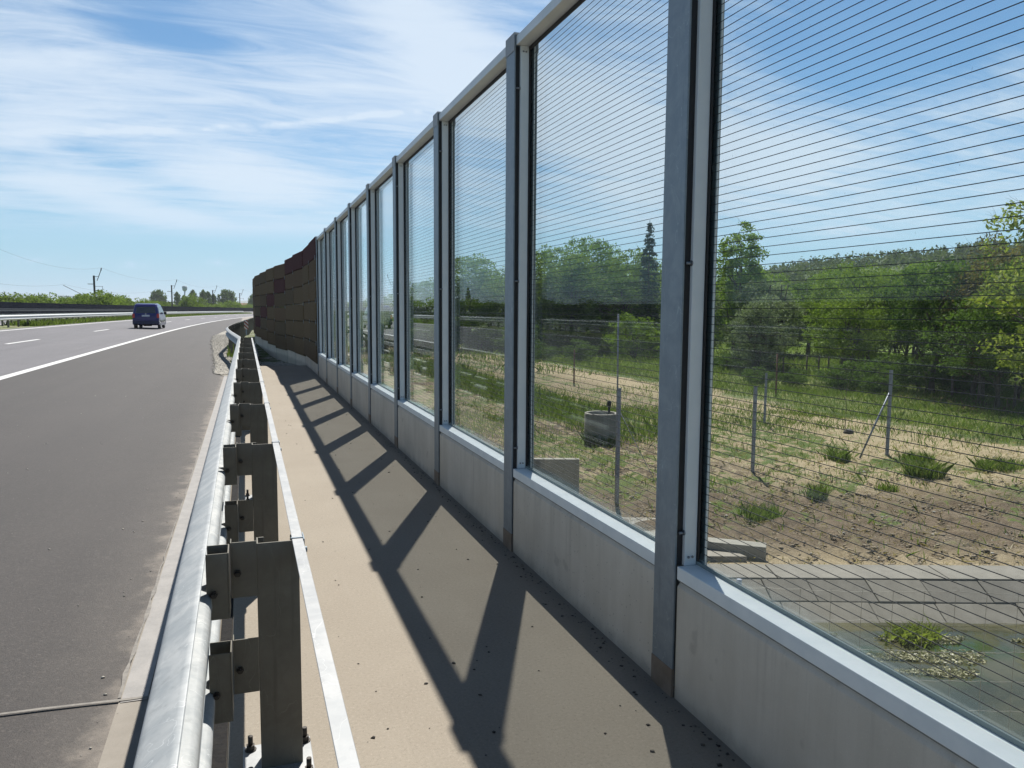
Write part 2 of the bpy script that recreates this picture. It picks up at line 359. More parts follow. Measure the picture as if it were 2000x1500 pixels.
def m_glass():
    m = bpy.data.materials.new('acrylic_pane'); m.use_nodes = True; g = G(m.node_tree); g.n.clear()
    out = g.node('ShaderNodeOutputMaterial'); tr = g.node('ShaderNodeBsdfTransparent'); gl = g.node('ShaderNodeBsdfGlossy')
    df = g.node('ShaderNodeBsdfDiffuse'); df.inputs[0].default_value = (0.6, 0.66, 0.62, 1)
    fr = g.node('ShaderNodeFresnel'); geo = g.node('ShaderNodeNewGeometry')
    g.l.new(g.m('ADD', g.m('MULTIPLY', geo.outputs['Backfacing'], 1 / 1.46 - 1.46), 1.46), fr.inputs[0])
    tc = g.node('ShaderNodeTexCoord').outputs['Object']
    tr.inputs[0].default_value = (0.978, 1.0, 0.998, 1); gl.inputs[0].default_value = (0.38, 0.43, 0.43, 1); gl.inputs['Roughness'].default_value = 0.0
    bn = g.node('ShaderNodeBump'); bn.inputs['Strength'].default_value = 0.02; bn.inputs['Distance'].default_value = 0.01
    g.l.new(g.noise(tc, 1.4, 2, .5), bn.inputs['Height']); g.l.new(bn.outputs[0], gl.inputs['Normal'])
    rf = g.ss(fr.outputs[0], .12, .44); g.l.new(g.mix(rf, (0.27, 0.31, 0.31), (0.92, 0.98, 1.0)), gl.inputs[0])
    mx = g.node('ShaderNodeMixShader'); g.l.new(fr.outputs[0], mx.inputs[0]); g.l.new(tr.outputs[0], mx.inputs[1]); g.l.new(gl.outputs[0], mx.inputs[2])
    # dust film, dried drops and scratches lying on the pane
    sp = g.node('ShaderNodeSeparateXYZ'); g.l.new(tc, sp.inputs[0])
    film = g.ss(g.noise(g.map(tc, scale=(1, 1.5, .5)), 1.5, 5, .6), .4, .75, 0.006, 0.038)
    drops = g.m('MULTIPLY', g.ss(g.noise(g.map(tc, scale=(1, 3.2, 1)), 34, 2, .5), .74, .79), 0.30)
    low = g.ss(sp.outputs[2], 0.62, 0.56, 0.0, 0.10)
    mx2 = g.node('ShaderNodeMixShader'); g.l.new(g.m('ADD', g.m('ADD', film, drops), low), mx2.inputs[0])
    g.l.new(mx.outputs[0], mx2.inputs[1]); g.l.new(df.outputs[0], mx2.inputs[2]); g.l.new(mx2.outputs[0], out.inputs[0])
    return m
M['glass'] = m_glass()

def m_leaf(name, c1, c2, c3=None, rough=0.65, trans=0.35):
    m = bpy.data.materials.new(name); m.use_nodes = True; g = G(m.node_tree); g.n.clear()
    out = g.node('ShaderNodeOutputMaterial'); pb = g.node('ShaderNodeBsdfPrincipled'); tl = g.node('ShaderNodeBsdfTranslucent')
    geo = g.node('ShaderNodeNewGeometry'); tc = g.node('ShaderNodeTexCoord').outputs['Object']
    oi = g.node('ShaderNodeObjectInfo').outputs['Random']
    f = g.m('ADD', g.m('MULTIPLY', geo.outputs['Random Per Island'], 0.5), g.m('ADD', g.m('MULTIPLY', g.ss(g.noise(tc, 0.55, 3, .6), .35, .65), 0.4), g.m('MULTIPLY', oi, 0.15)))
    c = g.mix(g.m('MULTIPLY', f, 1.0, clamp=True), c1, c2)
    if c3: c = g.mix(g.ss(geo.outputs['Random Per Island'], .90, .97), c, c3)
    g.l.new(c, pb.inputs['Base Color']); pb.inputs['Roughness'].default_value = rough; pb.inputs['Specular IOR Level'].default_value = 0.12
    c2n = g.mix(0.5, c, (c2[0] * 1.5, c2[1] * 1.6, c2[2] * 0.6)); g.l.new(c2n, tl.inputs[0])
    mx = g.node('ShaderNodeMixShader'); mx.inputs[0].default_value = trans
    g.l.new(pb.outputs[0], mx.inputs[1]); g.l.new(tl.outputs[0], mx.inputs[2]); g.l.new(mx.outputs[0], out.inputs[0])
    return m
L = {}
L['green'] = m_leaf('leaf_green', (0.070, 0.125, 0.020), (0.180, 0.275, 0.042), (0.24, 0.31, 0.08))
L['dark'] = m_leaf('leaf_dark', (0.038, 0.075, 0.018), (0.100, 0.165, 0.036))
L['bright'] = m_leaf('leaf_bright', (0.080, 0.135, 0.022), (0.175, 0.255, 0.045), (0.30, 0.36, 0.10))
L['silver'] = m_leaf('leaf_silver', (0.07, 0.10, 0.055), (0.18, 0.23, 0.14), (0.42, 0.46, 0.38))
L['yellow'] = m_leaf('leaf_yellow', (0.10, 0.15, 0.028), (0.24, 0.29, 0.06), (0.42, 0.42, 0.15))
L['brown'] = m_leaf('leaf_brownish', (0.075, 0.065, 0.03), (0.15, 0.13, 0.055), (0.2, 0.2, 0.07))
L['blue'] = m_leaf('needle_bluegreen', (0.018, 0.042, 0.024), (0.04, 0.08, 0.045), trans=0.15)
L['grass'] = m_leaf('grass_blade', (0.055, 0.10, 0.022), (0.135, 0.19, 0.045), (0.34, 0.31, 0.15), 0.6, 0.4)
L['dry'] = m_leaf('dry_stalk', (0.22, 0.18, 0.09), (0.42, 0.36, 0.21), (0.55, 0.5, 0.36), 0.8, 0.2)
L['hill'] = m_leaf('leaf_hill', (0.030, 0.055, 0.016), (0.085, 0.115, 0.030))
L['far'] = m_leaf('leaf_far', (0.07, 0.12, 0.025), (0.17, 0.24, 0.05))

# ------------------------------------------------------------------ road frame: z plane with superelevation, curve to the right
def bend(Y): return max(0.0, Y - 45.0) ** 2 / 2726.0
def rz_(X0): return -0.12 + 0.035 * (-X0 - 0.5)
def road_pt(X0, Y, dz=0.0): return (X0 + bend(Y), Y, rz_(X0) + dz)
def rstrip(name, xa, xb, ys, dz, m, mb=None):
    mb2 = mb or MB(); vs = []; fs = []
    for Y in ys: vs += [road_pt(xa, Y, dz), road_pt(xb, Y, dz)]
    for i in range(len(ys) - 1): fs.append((2 * i, 2 * i + 1, 2 * i + 3, 2 * i + 2))
    mb2.add(vs, fs)
    if mb is None: return tag(mb2.build(name, m), kind='structure')
YS = [-25, -10, 0, 5, 10, 15, 20, 21] + list(range(25, 420, 5))
YN = list(range(-25, 421, 5))
rstrip('lane_road', -13.3, -5.05, YN, 0.0, M['asph'])
# hard shoulder with its outer edge opening around the gravel verge
def xe(Y):
    pts = [(-30, -.55), (20.6, -.55), (21.4, -.78), (22, -.80), (25, -.88), (34, -1.3), (43, -1.7), (50, -1.86), (58, -1.7), (67, -1.45), (80, -1.4), (420, -1.4)]
    for (a, b), (c, d) in zip(pts, pts[1:]):
        if a <= Y <= c: return b + (d - b) * (Y - a) / (c - a)
    return -1.4
mb = MB(); vs = []; fs = []
Yh = [-25, -10] + [i * 1.0 for i in range(0, 21)] + [20.6, 21.4] + [i * 1.0 for i in range(22, 80)] + list(range(80, 421, 5))
for Y in sorted(Yh):
    b = bend(Y); x = xe(Y)
    for t in (0, .25, .5, .75, 1): X = -5.05 + (x + 5.05) * t; vs.append((X + b, Y, rz_(X)))
for i in range(len(Yh) - 1):
    for k in range(4): fs.append((5 * i + k, 5 * i + k + 1, 5 * i + k + 6, 5 * i + k + 5))
mb.add(vs, fs); tag(mb.build('shoulder_road', M['asph_sh']), kind='structure')
rstrip('opposite_road', -26.4, -15.6, YN, 0.0, M['asph'])
# painted lines
mk = MB()
rstrip('', -5.16, -4.94, YN, 0.004, None, mk)
rstrip('', -12.75, -12.52, YN, 0.004, None, mk)
rstrip('', -16.3, -16.1, YN, 0.004, None, mk)
rstrip('', -25.9, -25.7, YN, 0.004, None, mk)
for k in range(-1, 18):
    y0 = 34.4 + 18.2 * k
    rstrip('', -8.84, -8.67, [y0, y0 + 2.5, y0 + 5], 0.004, None, mk)
    rstrip('', -21.0, -20.85, [y0 + 5, y0 + 7.5, y0 + 10], 0.004, None, mk)
tag(mk.build('road_markings', M['asph_mark']), kind='structure')
# gutter between asphalt and kerb
gm = MB(); gm.add([(-.552, -25, rz_(-.55) + .004), (-.30, -25, -.118), (-.30, 21.0, -.118), (-.552, 21.0, rz_(-.55) + .004)], [(0, 1, 2, 3)])
tag(gm.build('gutter', M['gutter']), kind='structure')
gm = MB(); gm.add([(-.545, 3.50, -.112), (-.44, 3.50, -.112), (-.43, 21.0, -.112), (-.545, 21.0, -.112)], [(0, 1, 2, 3)])
tag(gm.build('gutter_seal_strip', M['mastic']), kind='structure')
gm = MB(); rnd = random.Random(4)
pts = [(-5.0 + i * .16, 3.52 + rnd.uniform(-.006, .006)) for i in range(30)]
vs = []; fs = []
for i, (x, y) in enumerate(pts):
    w = rnd.uniform(.006, .012); vs += [(x, y - w, rz_(min(x, -.5)) + .010), (x, y + w, rz_(min(x, -.5)) + .010)]
for i in range(len(pts) - 1): fs.append((2 * i, 2 * i + 2, 2 * i + 3, 2 * i + 1))
gm.add(vs, fs)
yy = [3.54 + .12 * i for i in range(60)]; vs = []; fs = []
for y in yy:
    w = rnd.uniform(.003, .013) * (1 if y < 5.2 else .5); x = -.556 + rnd.uniform(-.006, .006); vs += [(x - w, y, rz_(-.55) + .010), (x + w, y, rz_(-.55) + .010)]
for i in range(len(yy) - 1): fs.append((2 * i, 2 * i + 1, 2 * i + 3, 2 * i + 2))
gm.add(vs, fs); tag(gm.build('joint_sealant', M['seam']), kind='structure')

def m_gravel():
    m = bpy.data.materials.new('pale_gravel'); m.use_nodes = True; g = G(m.node_tree); b = g.n['Principled BSDF']
    tc = g.node('ShaderNodeTexCoord').outputs['Object']; vo = g.node('ShaderNodeTexVoronoi'); g.l.new(tc, vo.inputs['Vector']); vo.inputs['Scale'].default_value = 26
    sp = g.node('ShaderNodeSeparateColor'); g.l.new(vo.outputs['Color'], sp.inputs[0])
    c = g.mix(sp.outputs[0], (0.15, 0.14, 0.115), (0.46, 0.44, 0.39)); g.l.new(c, b.inputs['Base Color']); b.inputs['Roughness'].default_value = .9
    bn = g.node('ShaderNodeBump'); bn.inputs['Strength'].default_value = .8; bn.inputs['Distance'].default_value = .03; bn.invert = True
    g.l.new(vo.outputs['Distance'], bn.inputs['Height']); g.l.new(bn.outputs[0], b.inputs['Normal']); return m
M['gravel'] = m_gravel()
def verge_z(Y): return -.10 + .10 * min(1, max(0, (Y - 26) / 12))
gm = MB(); vs = []; fs = []; gy = [20.6, 21.4] + [22 + i for i in range(54)]
for Y in gy:
    b = bend(Y); a = xe(Y) - .01
    for t in (0, .4, 1): X = a + (.02 - a) * t; vs.append((X + b, Y, (rz_(X) + .012) * (1 - t) + verge_z(Y) * t))
for i in range(len(gy) - 1):
    for k in range(2): fs.append((3 * i + k, 3 * i + k + 1, 3 * i + k + 4, 3 * i + k + 3))
gm.add(vs, fs); tag(gm.build('gravel_verge', M['gravel']), kind='structure')
def vz(X, Y):
    a = xe(Y) - .01; t = min(1, max(0, (X - bend(Y) - a) / (.02 - a))); return (rz_(a) + .012) * (1 - t) + verge_z(Y) * t
# bridge deck with walkway
dk = MB(); dk.prism_y([(-.30, -.9), (-.30, -.018), (-.282, 0), (-.155, 0), (-.150, -.012), (-.100, -.012), (-.095, 0), (1.95, 0), (1.95, -.9)], -25, 22.4)
tag(dk.build('bridge_walkway', M['deck']), kind='structure')
tr = MB(); tr.add([(-.150, -25, -.006), (-.100, -25, -.006), (-.100, 22.3, -.006), (-.150, 22.3, -.006)], [(0, 1, 2, 3)])
tag(tr.build('walkway_tar_joint', M['tar']), kind='structure')

# ------------------------------------------------------------------ terrain
C19, S19 = math.cos(R(19.1)), math.sin(R(19.1))
def wallx(Y):
    pts = [(-40, 1.7), (22.7, 1.65), (24.7, 1.43), (26.7, 1.28), (28.7, 1.0), (30.7, .79), (32.65, .6), (34.6, .42), (36.6, .36), (38.6, .38), (42, .55)]
    for (a, b), (c, d) in zip(pts, pts[1:]):
        if a <= Y <= c: return b + (d - b) * (Y - a) / (c - a)
    return .55 + bend(Y) - bend(42)
def sstep(a, b, x):
    t = min(1, max(0, (x - a) / (b - a))); return t * t * (3 - 2 * t)
def nz(x, y, s, seed=0):
    return math.sin(x * s * 1.7 + seed) * math.cos(y * s * 1.3 - seed * 2) * .5 + math.sin((x + y) * s * .9 + seed * 3 + 1.3 * math.sin(y * s * .7)) * .5
def H(X, Y):
    b = bend(Y); X0 = X - b
    W = wallx(Y)
    D = X * S19 + Y * C19; S = X * C19 - Y * S19
    # right hand field
    fz = -2.2 + .10 * nz(X, Y, .35, 1) + .05 * nz(X, Y, 1.1, 2)
    az = math.degrees(math.atan2(X, max(Y, .01)))
    d = math.hypot(X, Y)
    fz += sstep(90, 420, d) * sstep(22, 42, az) * (27 + 5 * nz(X, Y, .012, 4) + sstep(36, 55, az) * 3) * (1 if Y > -50 else 0)
    if X > 1.2 and D < 16:
        if D < 10.9: fz = -3.2 if D > 6.6 else -3.2 + 1.2 * sstep(6.6, 5.0, D)
        elif D < 12: fz = min(fz, -2.215)
    if X0 < -28.5:
        t = sstep(-28.5, -36, X0); lz = rz_(-28.5) - .25
        return lz + (-.6 + .15 * nz(X, Y, .05) - lz) * t
    if X0 < xe(Y) + .05: return rz_(X0) - .22
    # between road and field
    near = -.32
    if Y > 22:
        gz = -.12 + sstep(24, 27, Y) * (-.08) + sstep(28, 37, Y) * .36 + sstep(40, 80, Y) * -.2
        near = gz
    if Y > 20.5 and X0 < .0: return min(near, -.10 + .10 * min(1, max(0, (Y - 26) / 12)) - .2)
    if X < W + .15: return near
    return near + (fz - near) * sstep(0, 1.9 if Y < 21 else 4.5, X - W - .15) if Y > 21 else (fz if X > 1.75 else -.95)
def geo(a, b, n):  # geometric spacing from a to b
    return [a * (b / a) ** (i / n) for i in range(n + 1)]
xs = [-x for x in geo(36, 7000, 26)][::-1] + [-34 + 2 * i for i in range(14)] + [-6, -4.5, -3, -2, -1.6, -1.2, -.8, -.4, 0, .4, .8, 1.2, 1.5, 1.8, 2.1] + [2.3 + .25 * i for i in range(72)] + [20.6 + x for x in geo(.4, 7000, 46)]
ysl = [-x for x in geo(20, 3000, 10)][::-1] + [-15, -10, -5, -2, 0] + [.25 * i for i in range(1, 121)] + [30 + x for x in geo(.5, 7000, 60)]
V = np.array([(x, y, H(x, y)) for y in ysl for x in xs]); nx = len(xs)
# roughness of the tilled soil near the bridge
rs = np.random.RandomState(3)
Dv = V[:, 0] * S19 + V[:, 1] * C19
k = (V[:, 0] > 2.5) & (Dv > 11.5) & (Dv < 30); V[k, 2] += rs.normal(0, .05, k.sum()) * np.clip((26 - Dv[k]) / 10, .15, 1)
ii = np.arange(len(ysl) - 1)[:, None] * nx + np.arange(nx - 1)[None, :]
F = np.stack([ii, ii + 1, ii + nx + 1, ii + nx], -1).reshape(-1, 4)

def m_field():
    m = bpy.data.materials.new('field_ground'); m.use_nodes = True; g = G(m.node_tree); b = g.n['Principled BSDF']
    tc = g.node('ShaderNodeTexCoord').outputs['Object']
    sp = g.node('ShaderNodeSeparateXYZ'); g.l.new(tc, sp.inputs[0]); x, y, z = sp.outputs
    D = g.m('ADD', g.m('MULTIPLY', x, S19), g.m('MULTIPLY', y, C19)); S = g.m('SUBTRACT', g.m('MULTIPLY', x, C19), g.m('MULTIPLY', y, S19))
    n1 = g.noise(tc, .5, 5, .6, .4); n2 = g.noise(tc, 3.2, 6, .65, .3); n3 = g.noise(tc, 22, 4, .7); n4 = g.noise(tc, .12, 4, .6)
    soil = g.mix(g.ss(n2, .3, .7), (0.105, 0.080, 0.055), (0.200, 0.155, 0.108)); soil = g.mix(g.m('MULTIPLY', g.ss(n3, .55, .75), .6), soil, (0.36, 0.31, 0.24))
    sand = g.mix(g.ss(n2, .3, .7), (0.33, 0.265, 0.165), (0.45, 0.375, 0.25)); sand = g.mix(g.m('MULTIPLY', g.ss(n3, .5, .7), .5), sand, (0.20, 0.155, 0.095))
    grass = g.mix(g.ss(n2, .3, .7), (0.065, 0.105, 0.024), (0.125, 0.165, 0.045)); grass = g.mix(g.m('MULTIPLY', g.ss(n3, .45, .7), .6), grass, (0.055, 0.09, 0.02))
    mead = g.mix(g.ss(n1, .3, .7), (0.10, 0.155, 0.028), (0.16, 0.215, 0.045))
    # strips of cultivation running parallel to the bridge (constant x)
    xn = g.m('ADD', x, g.m('MULTIPLY', g.m('SUBTRACT', n1, .5), 4.5)); tuft = g.m('ADD', n1, g.m('MULTIPLY', g.m('SUBTRACT', n2, .5), .8))
    mixd = g.mix(g.ss(tuft, .47, .57), sand, grass)
    mixs = g.mix(g.ss(tuft, .40, .52), soil, mixd)
    c = g.mix(g.ss(g.m('ADD', D, g.m('MULTIPLY', g.m('SUBTRACT', n1, .5), 3.0)), 15.0, 17.5), soil, g.mix(g.ss(xn, 9.5, 12.5), mixs, mixd))
    c = g.mix(g.m('MULTIPLY', g.ss(tuft, .56, .66), g.ss(D, 11.5, 14)), c, grass)
    c = g.mix(g.m('MULTIPLY', g.ss(D, 12.6, 11.3), .8), c, sand)
    c = g.mix(g.m('MULTIPLY', g.m('MULTIPLY', g.ss(xn, 9.5, 10.5), g.ss(xn, 13.2, 12.4)), g.ss(y, 22, 25)), c, grass)
    c = g.mix(g.m('MULTIPLY', g.ss(xn, 13.0, 13.8), g.ss(y, 22, 28)), c, g.mix(g.ss(tuft, .5, .66), g.mix(.45, sand, soil), grass))
    c = g.mix(g.m('MULTIPLY', g.m('MULTIPLY', g.ss(xn, 16.8, 18.0), g.ss(xn, 21.2, 20.2)), .9), c, g.mix(g.m('MULTIPLY', g.ss(n3, .55, .7), .5), sand, grass))
    grass2 = g.mix(g.ss(n2, .42, .62), grass, (0.20, 0.21, 0.075)); grass2 = g.mix(g.m('MULTIPLY', g.ss(n3, .5, .75), .55), grass2, (0.045, 0.075, 0.018))
    c = g.mix(g.ss(xn, 20.4, 21.6), c, grass2)
    c = g.mix(g.m('MULTIPLY', g.ss(D, 46, 52), g.ss(xn, 22, 25)), c, mead)
    ear = g.m('MULTIPLY', g.m('MULTIPLY', g.ss(x, 26.5, 28), g.ss(x, 36, 33)), g.ss(D, 37, 34))
    c = g.mix(ear, c, (0.16, 0.10, 0.065))
    wood = g.mix(g.ss(g.noise(tc, .06, 6, .7), .35, .65), (0.045, 0.075, 0.022), (0.11, 0.15, 0.045))
    c = g.mix(g.ss(D, 85, 140), c, wood)
    far = g.mix(g.ss(n4, .4, .6), (0.10, 0.16, 0.04), (0.20, 0.19, 0.09))
    c = g.mix(g.ss(x, -2, -6), c, g.mix(g.ss(n2, .35, .65), (0.085, 0.13, 0.03), far))
    gv = g.mix(g.ss(n3, .4, .6), (0.27, 0.25, 0.21), (0.44, 0.41, 0.36))
    gm2 = g.m('MULTIPLY', g.m('MULTIPLY', g.ss(x, -6, -5.8), g.ss(x, 2.6, 2.0)), g.ss(y, 120, 80))
    c = g.mix(gm2, c, gv)
    c = g.mix(g.m('MULTIPLY', gm2, g.m('MULTIPLY', g.ss(y, 24.5, 26), g.ss(n2, .40, .56))), c, grass)
    g.l.new(c, b.inputs['Base Color']); b.inputs['Roughness'].default_value = .95; b.inputs['Specular IOR Level'].default_value = .15
    bn = g.node('ShaderNodeBump'); bn.inputs['Strength'].default_value = 1.0; bn.inputs['Distance'].default_value = 0.10
    g.l.new(g.m('ADD', n2, g.m('MULTIPLY', n3, .5)), bn.inputs['Height']); g.l.new(bn.outputs[0], b.inputs['Normal'])
    return m
M['field'] = m_field()
gr = np_mesh('ground', V, F, M['field'], None, True); tag(gr, kind='structure')

# median strip
M['verge'] = mat('verge_grass_soil', (0.10, 0.14, 0.035), 0.95, 0, (0.19, 0.185, 0.10), 1.8, .8, 12)
rstrip('median_strip', -15.55, -13.3, YN, -0.02, M['verge'])
rstrip('outer_verge', -28.4, -26.4, YN, -0.02, M['verge'])

# canal: water, revetment, coping
def DS(D, S, z=0.0): return (D * S19 + S * C19, D * C19 - S * S19, z)
def m_water():
    m = bpy.data.materials.new('canal_water'); m.use_nodes = True; g = G(m.node_tree); b = g.n['Principled BSDF']
    tc = g.node('ShaderNodeTexCoord').outputs['Object']
    c = g.mix(g.ss(g.noise(tc, .9, 5, .6, .4), .35, .65), (0.035, 0.037, 0.018), (0.085, 0.080, 0.042))
    c = g.mix(g.ss(g.noise(g.map(tc, loc=(5, 3, 0)), .55, 3, .6), .55, .68), c, (0.03, 0.055, 0.012))
    g.l.new(c, b.inputs['Base Color']); b.inputs['Roughness'].default_value = 0.04; b.inputs['IOR'].default_value = 1.33
    bn = g.node('ShaderNodeBump'); bn.inputs['Strength'].default_value = 0.10; bn.inputs['Distance'].default_value = 0.02
    g.l.new(g.noise(tc, 5, 3, .6), bn.inputs['Height']); g.l.new(bn.outputs[0], b.inputs['Normal'])
    return m
wm = MB(); wm.add([DS(5.2, -2.5, -2.58), DS(5.2, 60, -2.58), DS(10.3, 60, -2.58), DS(10.3, -2.5, -2.58)], [(0, 1, 2, 3)])
tag(wm.build('water', m_water()), kind='structure')
rv = MB(); rvd = MB(); rnd = random.Random(8)
def slab(mb, Da, za, Db, zb, s0, s1, sh=0.0, th=.08):
    a = DS(Da, s0, za); b_ = DS(Da, s1, za); c_ = DS(Db, s1 + sh, zb); d_ = DS(Db, s0 + sh, zb)
    lo = [(p[0], p[1], p[2] - th) for p in (a, b_, c_, d_)]
    mb.add([a, b_, c_, d_] + lo, [(0, 1, 2, 3), (7, 6, 5, 4), (0, 4, 5, 1), (1, 5, 6, 2), (2, 6, 7, 3), (3, 7, 4, 0)])
s = -2.5
while s < 24:
    w = rnd.uniform(.62, .95); j = rnd.uniform(-.008, .008)
    slab(rvd if rnd.random() < .75 else rv, 10.62, -2.205 + j, 10.29, -2.40 + j, s + .004, s + w - .004, .06)
    s += w
s = -2.5
while s < 24:
    w = rnd.uniform(.8, 1.5); j = rnd.uniform(-.012, .012)
    slab(rv if rnd.random() < .8 else rvd, 10.285, -2.408 + j, 9.80, -2.69 + j, s + .004, s + w - .004, .05)
    s += w
tag(rv.build('canal_revetment_slabs', M['old_conc'], bevel=.01), kind='structure')
tag(rvd.build('canal_revetment_dark_slabs', M['old_conc_dark'], bevel=.01), kind='structure')
cp = MB(); s = -2.5
while s < 24:
    w = rnd.uniform(1.6, 2.6); j = rnd.uniform(-.01, .01); slab(cp, 11.22 + j * 2, -2.19 + j, 10.63, -2.19 + j, s + .008, s + w - .008, 0, .5); s += w
tag(cp.build('canal_coping', M['old_conc_dark'], bevel=.012), kind='structure')

# ------------------------------------------------------------------ transparent noise barrier
ORD = ['nearest', 'second', 'third', 'fourth', 'fifth', 'sixth', 'seventh', 'eighth', 'ninth', 'tenth', 'eleventh', 'twelfth', 'thirteenth', 'fourteenth', 'fifteenth', 'sixteenth', 'seventeenth', 'eighteenth']
def barrier_post():
    t = empty('steel_post')
    b = MB(); b.prism_z([(0, -.08), (.009, -.08), (.009, -.003), (.143, -.003), (.143, -.08), (.152, -.08), (.152, .08), (.143, .08), (.143, .003), (.009, .003), (.009, .08), (0, .08)], -.3, 3.245)
    b.build('body', M['galv'], t, bevel=.0015, seg=1)
    c = MB(); c.box(-.004, -.0005, -.083, .083, 3.155, 3.262); c.box(.1525, .156, -.083, .083, 3.155, 3.262); c.box(-.0005, .1525, -.083, .083, 3.248, 3.262); c.build('cap', M['galv_light'], t)
    f = MB(); f.prism_z([(-.002, -.0815), (.0105, -.0815), (.0105, -.078), (-.002 + .0015, -.078), (-.0005, .078), (.0105, .078), (.0105, .0815), (-.002, .0815)], -.2, .118)
    f.build('base_coating', mat('brown_base_coating', (0.17, 0.135, 0.10), 0.7, 0, (0.24, 0.20, 0.16), 8, .1, 60), t)
    for z in (.685, 1.75, 2.93):
        s = MB(); s.tube([(.012, -.088, z), (.034, -.088, z)], .006, 8); s.tube([(.030, -.088, z), (.0345, -.088, z)], .011, 8); s.build('clamp_bolt', M['bolt'], t)
    return t
def glass_panel():
    t = empty('glass_panel')
    rail = MB(); rail.box(.009, .126, -.915, .915, 3.185, 3.240); rail.build('top_rail', M['alu'], t, bevel=.002)
    sill = MB(); sill.box(.007, .126, -.912, .912, .496, .550); sill.build('sill', M['alu_sill'], t, bevel=.003)
    for sg in (-1, 1):
        mu = MB(); a, b_ = sorted((sg * .905, sg * .990)); mu.box(.035, .090, a, b_, .5505, 3.1845); mu.box(.117, .124, *sorted((sg * .884, sg * .990)), .5505, 3.1845)
        o = mu.build('mullion', M['alu'], t, bevel=.002)
        for z in (.585, 3.15):
            for x in (.053, .071):
                s = MB(); yy = sg * .905; s.tube([(x, yy, z), (x, yy - sg * .004, z)], .0052, 10); s.tube([(x, yy - sg * .004, z), (x, yy - sg * .0055, z)], [.0052, .003], 10)
                s.build('screw', M['bolt'], o)
    gk = MB()
    for sg in (-1, 1):
        a, b_ = sorted((sg * .897, sg * .96)); gk.box(.0905, .0985, a, b_, .5655, 3.1845)
        a, b_ = sorted((sg * .890, sg * .96)); rs_ = MB(); rs_.box(.1155, .1168, a, b_, .5655, 3.1845); rs_.build('rear_seal', mat('teal_seal', (.035, .06, .075), .4), t)
    gk.box(.0905, .0985, -.905, .905, 3.160, 3.1845)
    gk.build('gasket', M['gasket'], t)
    for sg in (-1, 1):
        ps = MB(); ps.box(.0105, .0345, *sorted((sg * .922, sg * .990)), .5505, 3.18); ps.build('recess_shade', M['gasket'], t)  # black strips added in the recess beside the post, standing in for its deep shade
    g2 = MB(); g2.box(.0905, .0985, -.905, .905, .5505, .565); g2.build('sill_seal', M['gasket_grey'], t)
    p = MB(); p.box(.0990, .1150, -.93, .93, .5655, 3.180); p.build('pane', M['glass'], t)
    w = MB(); r = .00105
    z = .60
    while z < 3.15: w.box(.107 - r, .107 + r, -.928, .928, z - r, z + r); z += .0305
    w.build('embedded_threads', M['thread'], t)
    return t
def plinth(h=.488, L=.913):
    t = empty('concrete_plinth')
    b = MB(); b.prism_y([(.010, -.25), (.140, -.25), (.140, h), (.026, h), (.010, h - .022)], -L, L); b.build('slab', M['plinth'], t, bevel=.003)
    c = MB(); c.box(.0145, .12, -L + .004, L - .004, h + .0003, h + .0075); c.build('bearing_strip', M['mortar'], t)
    return t
BX = 1.60
P0 = barrier_post(); G0 = glass_panel(); C0 = plinth()
for i, k in enumerate(range(-1, 9)):
    Y = 2.695 + 2 * k
    o = P0 if i == 0 else dup_tree(P0); o.location = (BX, Y, 0)
    if k == -1: lb = 'galvanised steel post of the glass barrier beside the viewer, left of no other post'
    elif k == 8: lb = 'galvanised steel post where the glass panels meet the dark brown wall'
    else: lb = 'galvanised steel post of the glass barrier, %s beyond the viewer' % ORD[k].replace('nearest', 'first')
    if k == -1: lb = 'galvanised steel post at the near end of the glass barrier, nearest the viewer'
    tag(o, lb, 'post', 'steel posts of the glass noise barrier')
    if k < 8:
        o = G0 if i == 0 else dup_tree(G0); o.location = (BX, Y + 1, 0)
        tag(o, 'clear striped barrier panel in a grey frame, %s one along the walkway' % ('nearest and largest' if i == 0 else ORD[i]), 'glass panel', 'transparent panels of the noise barrier')
        o = C0 if i == 0 else dup_tree(C0); o.location = (BX, Y + 1, 0)
        tag(o, 'low pale concrete slab under the %s glass panel of the walkway' % ORD[i], 'concrete slab', 'concrete slabs under the glass panels')
